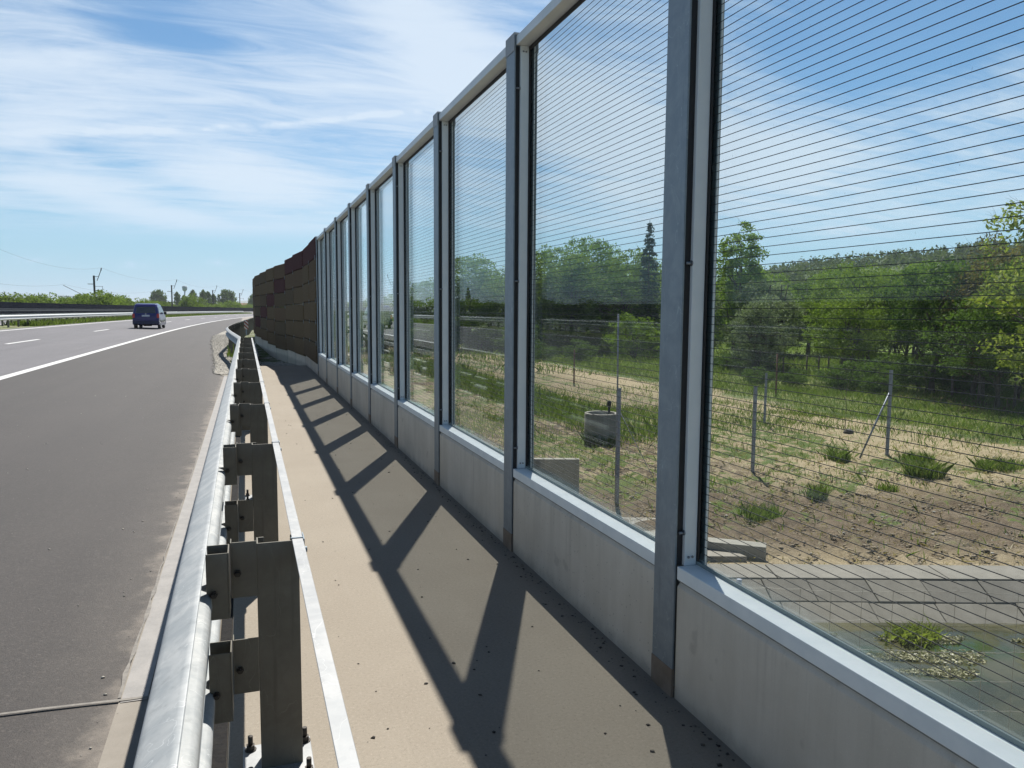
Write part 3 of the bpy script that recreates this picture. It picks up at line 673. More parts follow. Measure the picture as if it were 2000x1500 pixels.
# last metre: the glass panel run ends at Y = 18.695
# ------------------------------------------------------------------ brown absorber wall
WP = [(1.60, 18.775), (1.60, 20.70), (1.59, 22.70), (1.43, 24.69), (1.28, 26.69), (1.0, 28.67), (.79, 30.66), (.60, 32.65), (.42, 34.64), (.36, 36.64), (.38, 38.64), (.50, 40.62), (.72, 42.6)]
PZ = [.27, .28, .23, .24, .20, .27, .36, .42, .49, .52, .55, .6]
TZ = [3.29, 3.27, 3.24, 3.20, 3.10, 3.07, 3.02, 2.98, 2.94, 2.92, 2.90, 2.88]
def m_block(name, c1, c2):
    m = bpy.data.materials.new(name); m.use_nodes = True; g = G(m.node_tree); b = g.n['Principled BSDF']
    tc = g.node('ShaderNodeTexCoord').outputs['Object']
    n = g.noise(tc, 45, 4, .75); n2 = g.noise(tc, 1.6, 4, .6)
    c = g.mix(g.m('ADD', g.m('MULTIPLY', n, .5), g.m('MULTIPLY', n2, .5)), c1, c2); c = g.mix(g.ss(n, .52, .38, 0, .7), c, tuple(x * .3 for x in c1))
    sy = g.node('ShaderNodeSeparateXYZ'); g.l.new(tc, sy.inputs[0]); rib = g.m('SINE', g.m('MULTIPLY', sy.outputs[1], 78.0)); c = g.mix(g.ss(rib, .1, -.9, 0, .45), c, tuple(x * .4 for x in c1))
    g.l.new(c, b.inputs['Base Color']); b.inputs['Roughness'].default_value = .95; b.inputs['Specular IOR Level'].default_value = .15
    bn = g.node('ShaderNodeBump'); bn.inputs['Strength'].default_value = .9; bn.inputs['Distance'].default_value = .02
    g.l.new(n, bn.inputs['Height']); g.l.new(bn.outputs[0], b.inputs['Normal']); return m
MBL = [m_block('olive_brown_absorber', (.145, .105, .058), (.205, .150, .085)), m_block('dark_olive_absorber', (.118, .088, .052), (.165, .125, .074)), m_block('maroon_absorber', (.085, .034, .034), (.125, .052, .050)), m_block('umber_absorber', (.138, .092, .054), (.190, .132, .078))]
MAR = {(0, 5), (1, 5), (2, 5), (3, 5), (4, 4), (5, 3), (6, 2), (7, 1)}
rnd = random.Random(12)
for i in range(12):
    (xa, ya), (xb, yb) = WP[i], WP[i + 1]
    Lw = math.hypot(xb - xa, yb - ya); rz = math.atan2(-(xb - xa), yb - ya)
    t = empty('noise_wall_bay', (xa, ya, 0), rz, 'bay of the dark brown absorber wall, %s' % ('touching the last glass panel' if i == 0 else '%s beyond the glass panels' % ORD[i]), 'noise wall', 'bays of the dark brown noise wall')
    pz, tz = PZ[i], TZ[i]
    q = MB(); q.box(.012, .16, .045, Lw - .045, -.5, pz); q.build('plinth', M['plinth'], t, bevel=.004)
    h = (tz - pz) / 6
    for r in range(6):
        z0 = pz + r * h; mi = 2 if (i, r) in MAR else rnd.choice([0, 0, 0, 1, 1, 3])
        pr = rnd.uniform(-.012, .012)
        bb = MB(); bb.box(-.03 + pr, .16, .012, Lw - .012, z0 + .006, z0 + h - .006); bb.build('absorber_block', MBL[mi], t, bevel=.028, seg=3)
        if 0 < r:
            cl = MB(); cl.box(-.036, -.028, -.014, .014, z0 - .055, z0 + .055); cl.build('joint_clip', M['galv'], t)
    pp = MB(); pp.box(.02, .15, -.04, .04, -.5, tz - .04); pp.build('bay_post', M['galv'], t)

# ------------------------------------------------------------------ near guardrail
def wprof(cx, cz):  # W-beam cross-section, offset towards -x (road side)
    up = [(0, .155), (-.006, .1545), (-.012, .152), (-.064, .116), (-.074, .108), (-.080, .098), (-.081, .090), (-.081, .076), (-.079, .068), (-.070, .060), (-.002, .032), (.008, .024), (.014, .013)]
    pr = up + [(x, -z) for x, z in up[::-1]]
    return [(cx + x, cz + z) for x, z in pr]
def sweep(prof, path, thick=.004):
    """open profile swept along a path of (x,y,z) offsets; returns MB"""
    mb = MB(); vs = []; n = len(prof)
    P = [Vector(p) for p in path]
    for i, p in enumerate(P):
        d = (P[min(i + 1, len(P) - 1)] - P[max(i - 1, 0)]); d.z = 0; d.normalize(); r = Vector((d.y, -d.x, 0))
        for x, z in prof: vs.append(p + r * x + Vector((0, 0, z)))
        for x, z in prof: vs.append(p + r * (x - thick) + Vector((0, 0, z)))
    fs = []; m2 = 2 * n
    for i in range(len(P) - 1):
        a = i * m2; b = a + m2
        for k in range(n - 1):
            fs.append((a + k, a + k + 1, b + k + 1, b + k)); fs.append((a + n + k, b + n + k, b + n + k + 1, a + n + k + 1))
        fs.append((a, b, b + n, a + n)); fs.append((a + n - 1, a + 2 * n - 1, b + 2 * n - 1, b + n - 1))
    mb.add(vs, fs, True); return mb
NR = empty('bridge_guardrail', (0, 0, 0), 0, 'galvanised double beam guardrail on blocky posts, in the foreground beside the walkway', 'guardrail')
far = [(0, 22.75, 0), (-.13, 25, 0), (-.30, 27.2, .03), (-.44, 29.2, .07), (-.50, 31, .10), (-.42, 34, .12), (-.22, 40, .13), (.10, 48, .14), (.55, 60, .15), (1.35, 72, .15), (2.6, 90, .12), (5.2, 120, .08)]
path = [(.025, -2.6, 0), (.018, 1.0, 0), (.006, 2.4, 0), (0, 3.6, 0), (0, 6, 0), (0, 10, 0), (0, 14, 0), (0, 18, 0), (0, 21.5, 0)] + far
BXB = -.140
o = sweep(wprof(BXB, .645), path).build('upper_beam', M['rail'], NR)
o = sweep(wprof(BXB, .325), path[:10]).build('lower_beam', M['rail'], NR)
st = MB(); st.box(.128, .163, -2.6, 21.9, .7975, .8015); st.box(.159, .163, -2.6, 21.9, .725, .797); st.build('rear_strap', M['galv_light'], NR, bevel=.001, seg=1)
def guard_post(parent):
    p = MB(); p.box(.015, .150, 0, .006, .012, .795); p.box(.015, .021, .006, .075, .012, .795); p.box(.144, .150, .006, .075, .012, .795)
    p.box(.021, .040, .069, .075, .012, .795); p.box(.125, .144, .069, .075, .012, .795)
    post = p.build('post', M['railpost'], parent, bevel=.002)
    for (zb0, zb1, zu0, zu1) in ((.620, .806, .590, .802), (.292, .478, .250, .478)):
        b = MB(); b.box(-.062, .0145, -.006, -.001, zb0, zb1); b.box(-.066, -.0622, -.006, .045, zb0, zb1); b.build('bracket', M['railpost'], post, bevel=.0015)
        u = MB(); u.box(-.072, -.068, -.100, .0, zu0, zu1); u.box(-.136, -.0725, -.100, -.096, zu0, zu1); u.box(-.136, -.0725, -.004, 0, zu0, zu1); u.build('spacer', M['railpost'], post, bevel=.0012)
        zc = (zb0 + zb1) / 2 - .01
        for bx, by, bz in ((-.045, -.0062, zc), (-.115, -.1002, zc - .03)):
            s = MB(); s.tube([(bx, by, bz), (bx, by - .008, bz)], .012, 6, smooth=False); s.tube([(bx, by - .008, bz), (bx, by - .019, bz)], .007, 8); s.build('bolt', M['darkbolt'], post)
    pl = MB(); pl.box(-.045, .185, -.10, .16, .0005, .014); pl.build('base_plate', M['galv_light'], post, bevel=.003)
    for x, y in ((-.020, .130), (.165, .130), (.165, -.070), (-.020, -.070)):
        s = MB(); s.tube([(x, y, .0145), (x, y, .018)], .020, 12); s.tube([(x, y, .018), (x, y, .034)], .0155, 6, smooth=False); s.tube([(x, y, .034), (x, y, .066)], .0085, 8); s.build('anchor_bolt', M['darkbolt'], post)
    c = MB(); c.box(.1635, .167, -.03, .05, .715, .806); c.box(.124, .1634, -.004, .004, .802, .8045); c.tube([(.167, .02, .755), (.178, .02, .755)], .010, 6); c.build('strap_clamp', M['galv'], post)
    return post
gp = guard_post(NR); gp.location = (0, 2.60, 0)
def child_dup(o, parent, loc):
    c = dup_tree(o, parent); c.location = loc; KIDS.setdefault(parent.name, []).append(c); return c
for k in list(range(-2, 0)) + list(range(1, 11)):
    c = child_dup(gp, NR, (0, 2.60 + 1.965 * k, 0))
# driven posts of the rail beyond the bridge
fp = MB(); fp.prism_z([(.0, -.04), (.09, -.04), (.09, .04), (.0, .04), (.0, .034), (.084, .034), (.084, -.034), (.0, -.034)], -1.0, .62); fp0 = None
for i in range(0, 30):
    s = i * 2.0 + 24.5
    for (a, b) in zip(path[8:], path[9:]):
        if a[1] <= s <= b[1]:
            t = (s - a[1]) / (b[1] - a[1]); loc = (a[0] + (b[0] - a[0]) * t - .135, s, a[2] + (b[2] - a[2]) * t + .15)
            if fp0 is None: fp0 = fp.build('driven_post', M['railpost'], NR); fp0.location = loc
            else: c = fp0.copy(); COL.objects.link(c); c.parent = NR; c.location = loc
            break

# ------------------------------------------------------------------ median and outer guardrails
def line_rail(name, label, X0, ya, yb, flip, step=2.0):
    t = empty(name, road_pt(X0, ya), 0, label, 'guardrail')
    base = Vector(road_pt(X0, ya))
    ys = [ya + i * 4 for i in range(int((yb - ya) / 4) + 1)]
    prof = wprof(0, .60)
    if flip: prof = [(-x, z) for x, z in prof]
    pth = [Vector(road_pt(X0, y)) - base for y in ys]
    sweep(prof, pth).build('beam', M['rail_far'], t)
    p0 = None; y = ya + .4; n = 0
    while y < yb and n < 98:
        loc = Vector(road_pt(X0, y)) - base; loc.x += (-.16 if flip else .07)
        if p0 is None:
            m = MB(); m.prism_z([(0, -.05), (.10, -.05), (.10, .05), (.0, .05), (0, .044), (.094, .044), (.094, -.044), (0, -.044)], -.3, .66)
            p0 = m.build('post', M['railpost'], t); p0.location = loc
        else: c = p0.copy(); COL.objects.link(c); c.parent = t; c.location = loc
        y += step; n += 1
    return t
line_rail('median_guardrail', 'silver guardrail along the left edge of the lanes, in front of the grass strip', -14.0, 20, 236, True, 2.22)
line_rail('median_guardrail', 'silver guardrail on the far side of the grass strip, facing the opposite road', -15.2, 20, 150, False, 2.0)

# dark noise screen beyond the opposite road
t = empty('dark_noise_screen', road_pt(-27.2, 20), 0, 'long low dark blue noise screen beyond the opposite road', 'noise wall')
base = Vector(road_pt(-27.2, 20)); M['screen'] = mat('dark_screen', (0.006, 0.009, 0.018), 0.95, 0, (0.011, 0.015, 0.026), 1.2, spec=0.02)
y = 20.0; n = 0; pbm = None
while n < 98:
    a = Vector(road_pt(-27.2, y)) - base; b = Vector(road_pt(-27.2, y + 4)) - base
    m = MB(); d = (b - a).normalized(); r = Vector((d.y, -d.x, 0)) * .06
    vs = [a - r, a + r, b + r, b - r]; z0, z1 = -.25, 1.42
    m.add([(v.x, v.y, v.z + z0) for v in vs] + [(v.x, v.y, v.z + z1) for v in vs], [(0, 3, 2, 1), (4, 5, 6, 7), (0, 1, 5, 4), (1, 2, 6, 5), (2, 3, 7, 6), (3, 0, 4, 7)])
    m.build('screen_panel', M['screen'], t)
    y += 4; n += 1
m = MB()
for z in (.42, .62):
    pts = [Vector(road_pt(-26.9, 20 + 4 * i)) - base + Vector((0, 0, z)) for i in range(40)]; m.tube(pts, .02, 4)
m.build('foot_rail', mat('dull_rail', (.12, .15, .18), .6), t)

# ------------------------------------------------------------------ van
def make_van():
    paint = mat('dark_blue_paint', (0.008, 0.011, 0.13), 0.3, 0.0, spec=0.35)
    MATS['dark_blue_paint'].node_tree.nodes['Principled BSDF'].inputs['Coat Weight'].default_value = 0.6
    gl = mat('van_window', (0.008, 0.012, 0.02), 0.06, 0, spec=0.8)
    t = empty('van', (-6.85, 61.6, rz_(-6.85)), R(-1.0), 'dark blue compact van seen from behind in the right hand lane', 'van')
    # side profile (y forward from rear, z up)
    prof = [(.02, .36), (.0, .50), (.0, .95), (.05, 1.12), (.16, 1.66), (.28, 1.79), (.55, 1.845), (1.6, 1.86), (2.35, 1.80), (2.75, 1.62), (3.35, 1.16), (3.5, 1.08), (4.15, .92), (4.30, .75), (4.33, .45), (4.25, .26), (3.72, .24), (3.70, .42), (3.58, .60), (3.38, .66), (3.16, .60), (3.04, .42), (3.02, .24), (1.22, .24), (1.20, .42), (1.08, .60), (.88, .66), (.66, .60), (.54, .42), (.52, .26)]
    m = MB(); n = len(prof); vs = []
    ws = [-1, -.86, 0, .86, 1]
    def half(z): return .895 if z < .95 else .895 - (z - .95) * .175
    for w in ws:
        for (y, z) in prof:
            yy = y + (0.05 if abs(w) == 1 and y < .3 else 0) - (.12 if abs(w) == 1 and y > 4 else 0); zz = z - (.045 if abs(w) == 1 and z > 1.6 else 0)
            vs.append((w * half(z), yy, zz))
    fs = []
    for a in range(4):
        for i in range(n):
            j = (i + 1) % n; fs.append((a * n + i, a * n + j, (a + 1) * n + j, (a + 1) * n + i))
    fs.append(tuple(range(n))[::-1]); fs.append(tuple(range(4 * n, 5 * n)))
    m.add(vs, fs); body = m.build('body', paint, t, bevel=.03, seg=3)
    def quad(name, pts, mt, off=(0, 0, 0), th=.012, par=t):
        q = MB(); n = len(pts); P = [Vector(p) for p in pts]; nr = (P[1] - P[0]).cross(P[2] - P[0]).normalized() * th
        q.add([p - nr * .5 for p in P] + [p + nr * .5 for p in P], [tuple(range(n))[::-1], tuple(range(n, 2 * n))] + [(i, (i + 1) % n, (i + 1) % n + n, i + n) for i in range(n)]); return q.build(name, mt, par, bevel=.004)
    quad('rear_window', [(-.66, .055, 1.14), (.66, .055, 1.14), (.60, .150, 1.62), (-.60, .150, 1.62)], gl, th=.03)
    for s in (-1, 1):
        def sx(z): return s * (half(z) + .004)
        quad('side_window', [(sx(1.12), .35, 1.12), (sx(1.12), 1.25, 1.12), (sx(1.6), 1.25, 1.6), (sx(1.58), .45, 1.58)], gl, th=.012)
        quad('side_window', [(sx(1.12), 1.32, 1.12), (sx(1.12), 2.15, 1.12), (sx(1.6), 2.10, 1.6), (sx(1.6), 1.32, 1.6)], gl, th=.012)
        quad('side_window', [(sx(1.12), 2.22, 1.12), (sx(1.12), 3.15, 1.12), (sx(1.5), 2.72, 1.5), (sx(1.6), 2.18, 1.6)], gl, th=.012)
        tl = MB(); tl.box(*sorted((s * .73, s * .885)), -.012, .12, .80, 1.10); tl.build('tail_light', mat('red_lamp_glass', (.55, .035, .03), .25), t, bevel=.015)
        mi = MB(); mi.box(*sorted((s * .90, s * 1.10)), 2.72, 2.84, 1.05, 1.24); mi.build('mirror', M['black'], t, bevel=.03)
        hl = MB(); hl.box(*sorted((s * .55, s * .84)), 4.10, 4.27, .68, .84); hl.build('headlight', mat('lamp_clear', (.6, .62, .65), .2), t, bevel=.02)
        for y in (.87, 3.37):
            w = MB(); xw = s * .80; w.tube([(xw - .1 * s, y, .315), (xw - .07 * s, y, .315), (xw + .07 * s, y, .315), (xw + .09 * s, y, .315)], [.29, .315, .315, .29], 28)
            wh = w.build('wheel', mat('tyre_rubber', (.015, .015, .016), .8), t)
            h = MB(); h.tube([(xw + .089 * s, y, .315), (xw + .097 * s, y, .315)], [.20, .185], 20); h.build('rim', mat('wheel_rim', (.42, .43, .45), .35, .6), wh)
        tr = MB(); tr.box(*sorted((s * .898, s * .912)), 1.24, 3.0, .50, .58); tr.build('side_trim', M['black'], t)
    bp = MB(); bp.box(-.88, .88, -.07, .10, .34, .60); bp.build('rear_bumper', mat('bumper_blue', (.012, .015, .06), .45), t, bevel=.03)
    np_ = MB(); np_.box(-.26, .26, -.012, .004, .90, 1.01); np_.build('number_plate', mat('plate_white', (.62, .64, .64), .5), t)
    lg = MB(); lg.tube([(0, .028, 1.07), (0, .010, 1.07)], .045, 16); lg.build('emblem', mat('chrome', (.6, .6, .62), .15, 1.0), t)
    de = MB(); de.box(.28, .52, .070, .078, 1.235, 1.255); de.box(.34, .47, .066, .074, 1.200, 1.212); de.build('window_sticker', mat('sticker_white', (.7, .7, .7), .6), t)
    rf = MB(); rf.box(-.62, .62, .10, .20, 1.735, 1.76); rf.build('rear_spoiler', paint, t, bevel=.01)
    ax = MB(); ax.tube([(-.2, .25, .30), (.35, .25, .30)], .10, 10); ax.build('exhaust_box', M['black'], t)
make_van()

# chevron board on the verge
t = empty('marker_board', (.02, 45.0, -.15), 0, 'small red and white striped marker board beside the far guardrail', 'sign')
m = MB(); m.tube([(0, .03, -.4), (0, .03, 1.1)], .03, 8); m.build('post', M['galv'], t)
def m_board():
    mm = bpy.data.materials.new('striped_board'); mm.use_nodes = True; g = G(mm.node_tree); b = g.n['Principled BSDF']
    sp = g.node('ShaderNodeSeparateXYZ'); g.l.new(g.node('ShaderNodeTexCoord').outputs['Object'], sp.inputs[0])
    f = g.m('GREATER_THAN', g.m('FRACT', g.m('MULTIPLY', g.m('ADD', sp.outputs[0], sp.outputs[2]), 5.0)), .5)
    g.l.new(g.mix(f, (.6, .6, .6), (.30, .05, .05)), b.inputs['Base Color']); return mm
m = MB(); m.box(-.11, .11, -.012, .0, .62, 1.14); m.build('board', m_board(), t)

# concrete drain channel along the foot of the brown wall
dm = MB(); pts = [(-.02, 27.5, -.08), (-.05, 30, .02), (-.06, 33, .06), (.0, 36, .08), (.12, 40, .05), (.35, 46, -.02), (.8, 56, -.05)]
vs = []; fs = []
for x, y, z in pts: vs += [(x - .05, y, z - .3), (x - .05, y, z + .05), (x + .12, y, z + .05), (x + .14, y, z - .02), (x + .34, y, z - .02), (x + .36, y, z + .05), (x + .42, y, z + .05), (x + .42, y, z - .3)]
for i in range(len(pts) - 1):
    for k in range(7): fs.append((8 * i + k, 8 * i + k + 1, 8 * i + k + 9, 8 * i + k + 8))
dm.add(vs, fs); tag(dm.build('drain_channel', M['plinth']), kind='structure')

# ------------------------------------------------------------------ catenary masts and wires
def mast(loc, rz, label):
    t = empty('catenary_mast', loc, rz, label, 'mast', 'railway masts behind the dark screen')
    mm = M['black']
    p = MB(); p.box(-.17, .17, -.14, .14, -.6, 8.1); p.build('pole', mm, t)
    a = MB(); a.tube([(.1, 0, 7.9), (.85, 0, 7.95)], .05, 6); a.tube([(.55, 0, 7.05), (1.35, 0, 9.2)], .07, 6); a.tube([(1.33, 0, 9.1), (1.45, 0, 9.7)], .11, 6); a.build('top_bracket', mm, t)
    b = MB(); b.tube([(0, 0, 5.9), (1.6, 0, 5.9)], .04, 6); b.tube([(1.5, 0, 5.9), (1.5, 0, 5.2)], .04, 6); b.tube([(-.2, 0, 6.35), (-1.2, 0, 6.35)], .07, 6); b.build('side_arm', mm, t)
    c = MB(); c.tube([(-.2, 0, 3.0), (-5.6, -.4, 6.0)], .055, 6); c.tube([(-.2, 0, 3.6), (-6.6, -.4, 3.75)], .045, 6); c.tube([(-.15, 0, 3.0), (-1.0, 0, 3.3)], .12, 6); c.build('cantilever', mm, t)
    return t
MP = [(-34.5, 128.0), (-29.5, 180.0), (-19.8, 241.0), (-10.8, 294.0), (-2.1, 339.0), (9, 388)]
for i, (x, y) in enumerate(MP):
    if i in (0, 5): continue
    mast((x, y, .25), 0, 'dark railway mast with bracket arms, %s of the four beyond the road' % ['', 'tallest and leftmost', 'second from the left', 'third from the left', 'smallest and rightmost'][i])
wmt = mat('wire_grey', (.10, .12, .15), .6)
def sagwire(a, b, sag, r=.022, n=10):
    return [(a[0] + (b[0] - a[0]) * i / n, a[1] + (b[1] - a[1]) * i / n, a[2] + (b[2] - a[2]) * i / n - sag * 4 * (i / n) * (1 - i / n)) for i in range(n + 1)]
for h, off, sg, lb in ((9.75, 1.4, 1.3, 'thin feeder wire strung over the tips of the railway masts'), (6.2, -5.5, 1.0, 'thin upper contact wire left of the railway masts'), (4.0, -6.4, .15, 'thin lower contact wire left of the railway masts')):
    m = MB()
    for a, b in zip(MP, MP[1:]): m.tube(sagwire((a[0] + off, a[1], .25 + h), (b[0] + off, b[1], .25 + h), sg), .014, 4, cap=False)
    tag(m.build('overhead_wire', wmt), lb, 'wire')

# water tower and houses, far away
t = empty('water_tower', (-38, 560, -.5), 0, 'slim pale water tower on the horizon above the shrubs', 'tower')
m = MB(); m.tube([(0, 0, 0), (0, 0, 14.2)], [.6, .45], 12); m.build('shaft', mat('tower_grey', (.42, .48, .54), .8), t)
m = MB(); m.tube([(0, 0, 14.0), (0, 0, 15), (0, 0, 17), (0, 0, 17.6)], [.8, 1.5, 1.6, .8], 16); m.build('tank', mat('tower_grey', (.42, .48, .54), .8), t)
def house(loc, w, d, h, rc, wc, lb, roof_h=2.2):
    t = empty('house', loc, R(20), lb, 'house')
    m = MB(); m.box(-w / 2, w / 2, -d / 2, d / 2, -1, h); wl = m.build('wall', wc, t)
    m = MB(); m.prism_x([(-d / 2 - .4, h + .003), (d / 2 + .4, h + .003), (0, h + roof_h)], -w / 2 - .4, w / 2 + .4); m.build('roof', rc, t)
    for k in range(3):
        m = MB(); x = -w / 2 + w * (k + .5) / 3; m.box(x - .5, x + .5, -d / 2 - .03, -d / 2 + .02, 1.0, 2.3); m.build('window', M['black'], t)
house((2.5, 640, 0), 12, 8, 3.6, mat('roof_tile', (.24, .10, .07), .8), mat('render_pink', (.50, .42, .38), .9), 'small house with a red tiled roof on the horizon', 3.0)
house((-5.5, 660, 0), 20, 9, 5.0, mat('white_roof', (.75, .75, .75), .7), mat('white_wall', (.7, .7, .7), .8), 'long white building low on the horizon', 1.0)
house((26, 700, 0), 12, 9, 4.0, mat('white_roof', (.75, .75, .75), .7), mat('white_wall', (.7, .7, .7), .8), 'small white building at the edge of the brown wall on the horizon', 1.5)
# distant blue ridge
V = []; F2 = []
nn = 60
for i in range(nn + 1):
    az = R(-22 + 60 * i / nn); hh = 62 + 12 * math.sin(i * .31) + 6 * math.sin(i * .83 + 1)
    for k, (rr, zf) in enumerate(((5600, -.02), (6100, .72), (6500, 1.0), (7200, .6))): V.append((rr * math.sin(az), rr * math.cos(az), hh * zf))
for i in range(nn):
    for k in range(3): F2.append((4 * i + k, 4 * i + k + 1, 4 * i + k + 5, 4 * i + k + 4))
o = np_mesh('distant_hills', np.array(V, float), np.array(F2), mat('hill_forest', (.04, .07, .035), .95, 0, (.07, .09, .04), .004), None, True); tag(o, kind='structure')

# ------------------------------------------------------------------ vegetation
def leaf_quads(rs, C, size, elong=1.5, up=0.0):
    n = len(C); a = rs.normal(size=(n, 3)); a[:, 2] *= (1 - up); a /= np.linalg.norm(a, axis=1)[:, None]
    b = rs.normal(size=(n, 3)); b -= (a * b).sum(1)[:, None] * a; b /= np.linalg.norm(b, axis=1)[:, None]
    s = (size * rs.uniform(.6, 1.35, n))[:, None]
    V = np.stack([C - a * s * elong, C - b * s * .62, C + a * s * elong, C + b * s * .62], 1).reshape(-1, 3)
    return V, np.arange(4 * n).reshape(-1, 4)
def lumpy(rs, D, k=7, amp=.28):
    f = np.ones(len(D))
    for _ in range(k):
        d = rs.normal(size=3); d /= np.linalg.norm(d); f += amp * rs.uniform(-1, 1) * np.exp(-((1 - D @ d) / .35) ** 2)
    return f
def limb(mb, rnd, a, b, r0, r1, n=5, wob=.08, seg=6):
    a = Vector(a); b = Vector(b); L_ = (b - a).length; pts = []; rr = []
    for i in range(n + 1):
        t = i / n; p = a.lerp(b, t) + Vector((rnd.uniform(-1, 1), rnd.uniform(-1, 1), rnd.uniform(-.5, .5) + .6 * math.sin(t * math.pi))) * L_ * wob * (1 if 0 < i < n else 0)
        pts.append(p); rr.append(r0 + (r1 - r0) * t)
    mb.tube(pts, rr, seg, cap=False); return pts
def tree_proto(name, seed, h, w, th, clumps, per, ls, leafm, trunk_r=.14, stems=1, lean=0.0, spread=.42, hollow=.45, amp=.28, top=0.0, twigs=0):
    rs = np.random.RandomState(seed); rnd = random.Random(seed)
    t = empty(name); mb = MB()
    D = rs.normal(size=(clumps, 3)); D /= np.linalg.norm(D, axis=1)[:, None]
    rad = rs.uniform(hollow ** 3, 1, clumps) ** (1 / 3.) * lumpy(rs, D, 9, amp)
    ch = (h - th) / 2
    cen = np.array([lean * .5, 0, th + ch]); C = D * rad[:, None] * np.array([w / 2, w / 2, ch]) + cen
    if top: C[:, :2] = cen[:2] + (C[:, :2] - cen[:2]) * (1 - top * np.clip((C[:, 2] - th) / (h - th), 0, 1))[:, None]
    C[:, 2] = np.maximum(C[:, 2], th * .55)
    for sI in range(stems):
        an = rnd.uniform(0, 6.28); off = Vector((math.cos(an), math.sin(an), 0)) * (.22 * trunk_r / .14 if stems > 1 else 0)
        an2 = an if stems > 1 else rnd.uniform(0, 6.28)
        tip = Vector((lean + math.cos(an2) * w * (.22 if stems > 1 else .05), math.sin(an2) * w * (.22 if stems > 1 else .05), h * .8))
        tp = limb(mb, rnd, Vector((0, 0, -.35)) + off, tip, trunk_r, trunk_r * .25, 8, .035, 8)
        pick = rs.choice(clumps, min(clumps, 26 // stems + 6), replace=False)
        for j in pick:
            c = Vector(C[j]); z0 = min(max(c.z * .62, th * .6), h * .7); q = min(tp, key=lambda p: abs(p.z - z0))
            limb(mb, rnd, q, c, trunk_r * .34, trunk_r * .06, 5, .08, 5)
            for _ in range(twigs):
                e = c + Vector((rnd.uniform(-1, 1), rnd.uniform(-1, 1), rnd.uniform(-.2, 1.1))) * w * .16
                limb(mb, rnd, c, e, trunk_r * .07, trunk_r * .02, 3, .1, 4)
    mb.build('trunk', M['bark'], t)
    if per:
        sz = rs.uniform(.6, 1.3, clumps) * spread
        idx = np.repeat(np.arange(clumps), per); off = rs.normal(size=(len(idx), 3)); off *= (rs.uniform(.15, 1, len(idx)) ** .5)[:, None] / np.linalg.norm(off, axis=1)[:, None]
        P = C[idx] + off * sz[idx][:, None] * np.array([1.15, 1.15, .75])
        P = P[P[:, 2] > .05]
        V, F = leaf_quads(rs, P, ls); np_mesh('crown', V, F, leafm, t)
    return t
def spruce_proto(seed, h=11.5, w=3.0):
    rs = np.random.RandomState(seed); rnd = random.Random(seed); t = empty('spruce_tree'); mb = MB()
    limb(mb, rnd, (0, 0, -.3), (0, 0, h), .16, .02, 8, .004, 8); P = []
    z = h * .14
    while z < h * .985:
        f = (1 - z / h); nb = rnd.randint(5, 8)
        for k in range(nb):
            an = rnd.uniform(0, 6.28); Lb = w / 2 * (f ** .8) * rnd.uniform(.55, 1.15) + .08
            e = Vector((math.cos(an) * Lb, math.sin(an) * Lb, z + Lb * rnd.uniform(-.15, .22)))
            limb(mb, rnd, (0, 0, z), e, .03, .008, 3, .05, 4)
            for i in range(int(30 * Lb) + 6):
                s = rnd.uniform(.15, 1.05); P.append((e.x * s + rnd.gauss(0, .07), e.y * s + rnd.gauss(0, .07), z + (e.z - z) * s - rnd.random() * .28 * s + .05))
        z += rnd.uniform(.22, .42)
    mb.build('trunk', M['bark'], t); V, F = leaf_quads(rs, np.array(P), .09, 1.7); np_mesh('crown', V, F, L['blue'], t)
    return t
PR = {}
PR['green'] = tree_proto('broadleaf_tree', 11, 9.6, 7.6, 1.0, 330, 62, .085, L['green'], .17, 1, 0, .66, .35, .24, .05)
PR['bright'] = tree_proto('broadleaf_tree', 12, 7, 5.2, 1.5, 200, 70, .062, L['bright'], .12, 3, 0, .50, .35, .36)
PR['silver'] = tree_proto('broadleaf_tree', 13, 7.5, 5.4, .6, 220, 66, .060, L['silver'], .10, 5, 0, .52, .3, .30, .15)
PR['dark'] = tree_proto('broadleaf_tree', 14, 6.5, 4.6, 2.0, 190, 66, .060, L['dark'], .16, 1, .25, .48, .3, .30)
PR['airy'] = tree_proto('broadleaf_tree', 15, 9.8, 4.2, 1.2, 190, 62, .075, L['green'], .15, 1, .3, .46, .25, .42, .35, 1)
PR['brown'] = tree_proto('broadleaf_tree', 16, 7, 4.6, .8, 240, 44, .055, L['brown'], .13, 2, 0, .5, .15, .30, 0, 2)
PR['yellow'] = tree_proto('broadleaf_tree', 17, 8, 4.6, .9, 170, 46, .075, L['yellow'], .16, 1, -.2, .46, .35, .30, 0, 1)
PR['bare'] = tree_proto('bare_tree', 18, 8.6, 5.2, 2.0, 90, 0, .05, None, .12, 2, .2, .4, .5, .25, 0, 7)
PR['bush'] = tree_proto('bush', 19, 3.6, 3.9, .15, 130, 75, .055, L['green'], .05, 5, 0, .42, .4, .25)
PR['hedge'] = tree_proto('bush', 20, 1.7, 2.6, .1, 80, 60, .045, L['dark'], .03, 5, 0, .32, .3, .25)
PR['spruce'] = spruce_proto(21)
PR['shrub'] = tree_proto('shrub', 22, 4.6, 6.0, .2, 90, 44, .15, L['far'], .06, 3, 0, .8, .4, .34)
PR['shrubt'] = tree_proto('shrub', 23, 5.6, 3.4, .4, 70, 40, .14, L['far'], .06, 2, 0, .6, .3, .40, .3)
PR['shrubb'] = tree_proto('shrub', 24, 3.8, 7.0, .2, 90, 44, .15, L['bright'], .06, 4, 0, .8, .4, .34)
PR['poplar'] = tree_proto('poplar_tree', 25, 15, 6, 1.5, 80, 30, .42, L['dark'], .22, 1, 0, 1.1, .3, .30, .3)
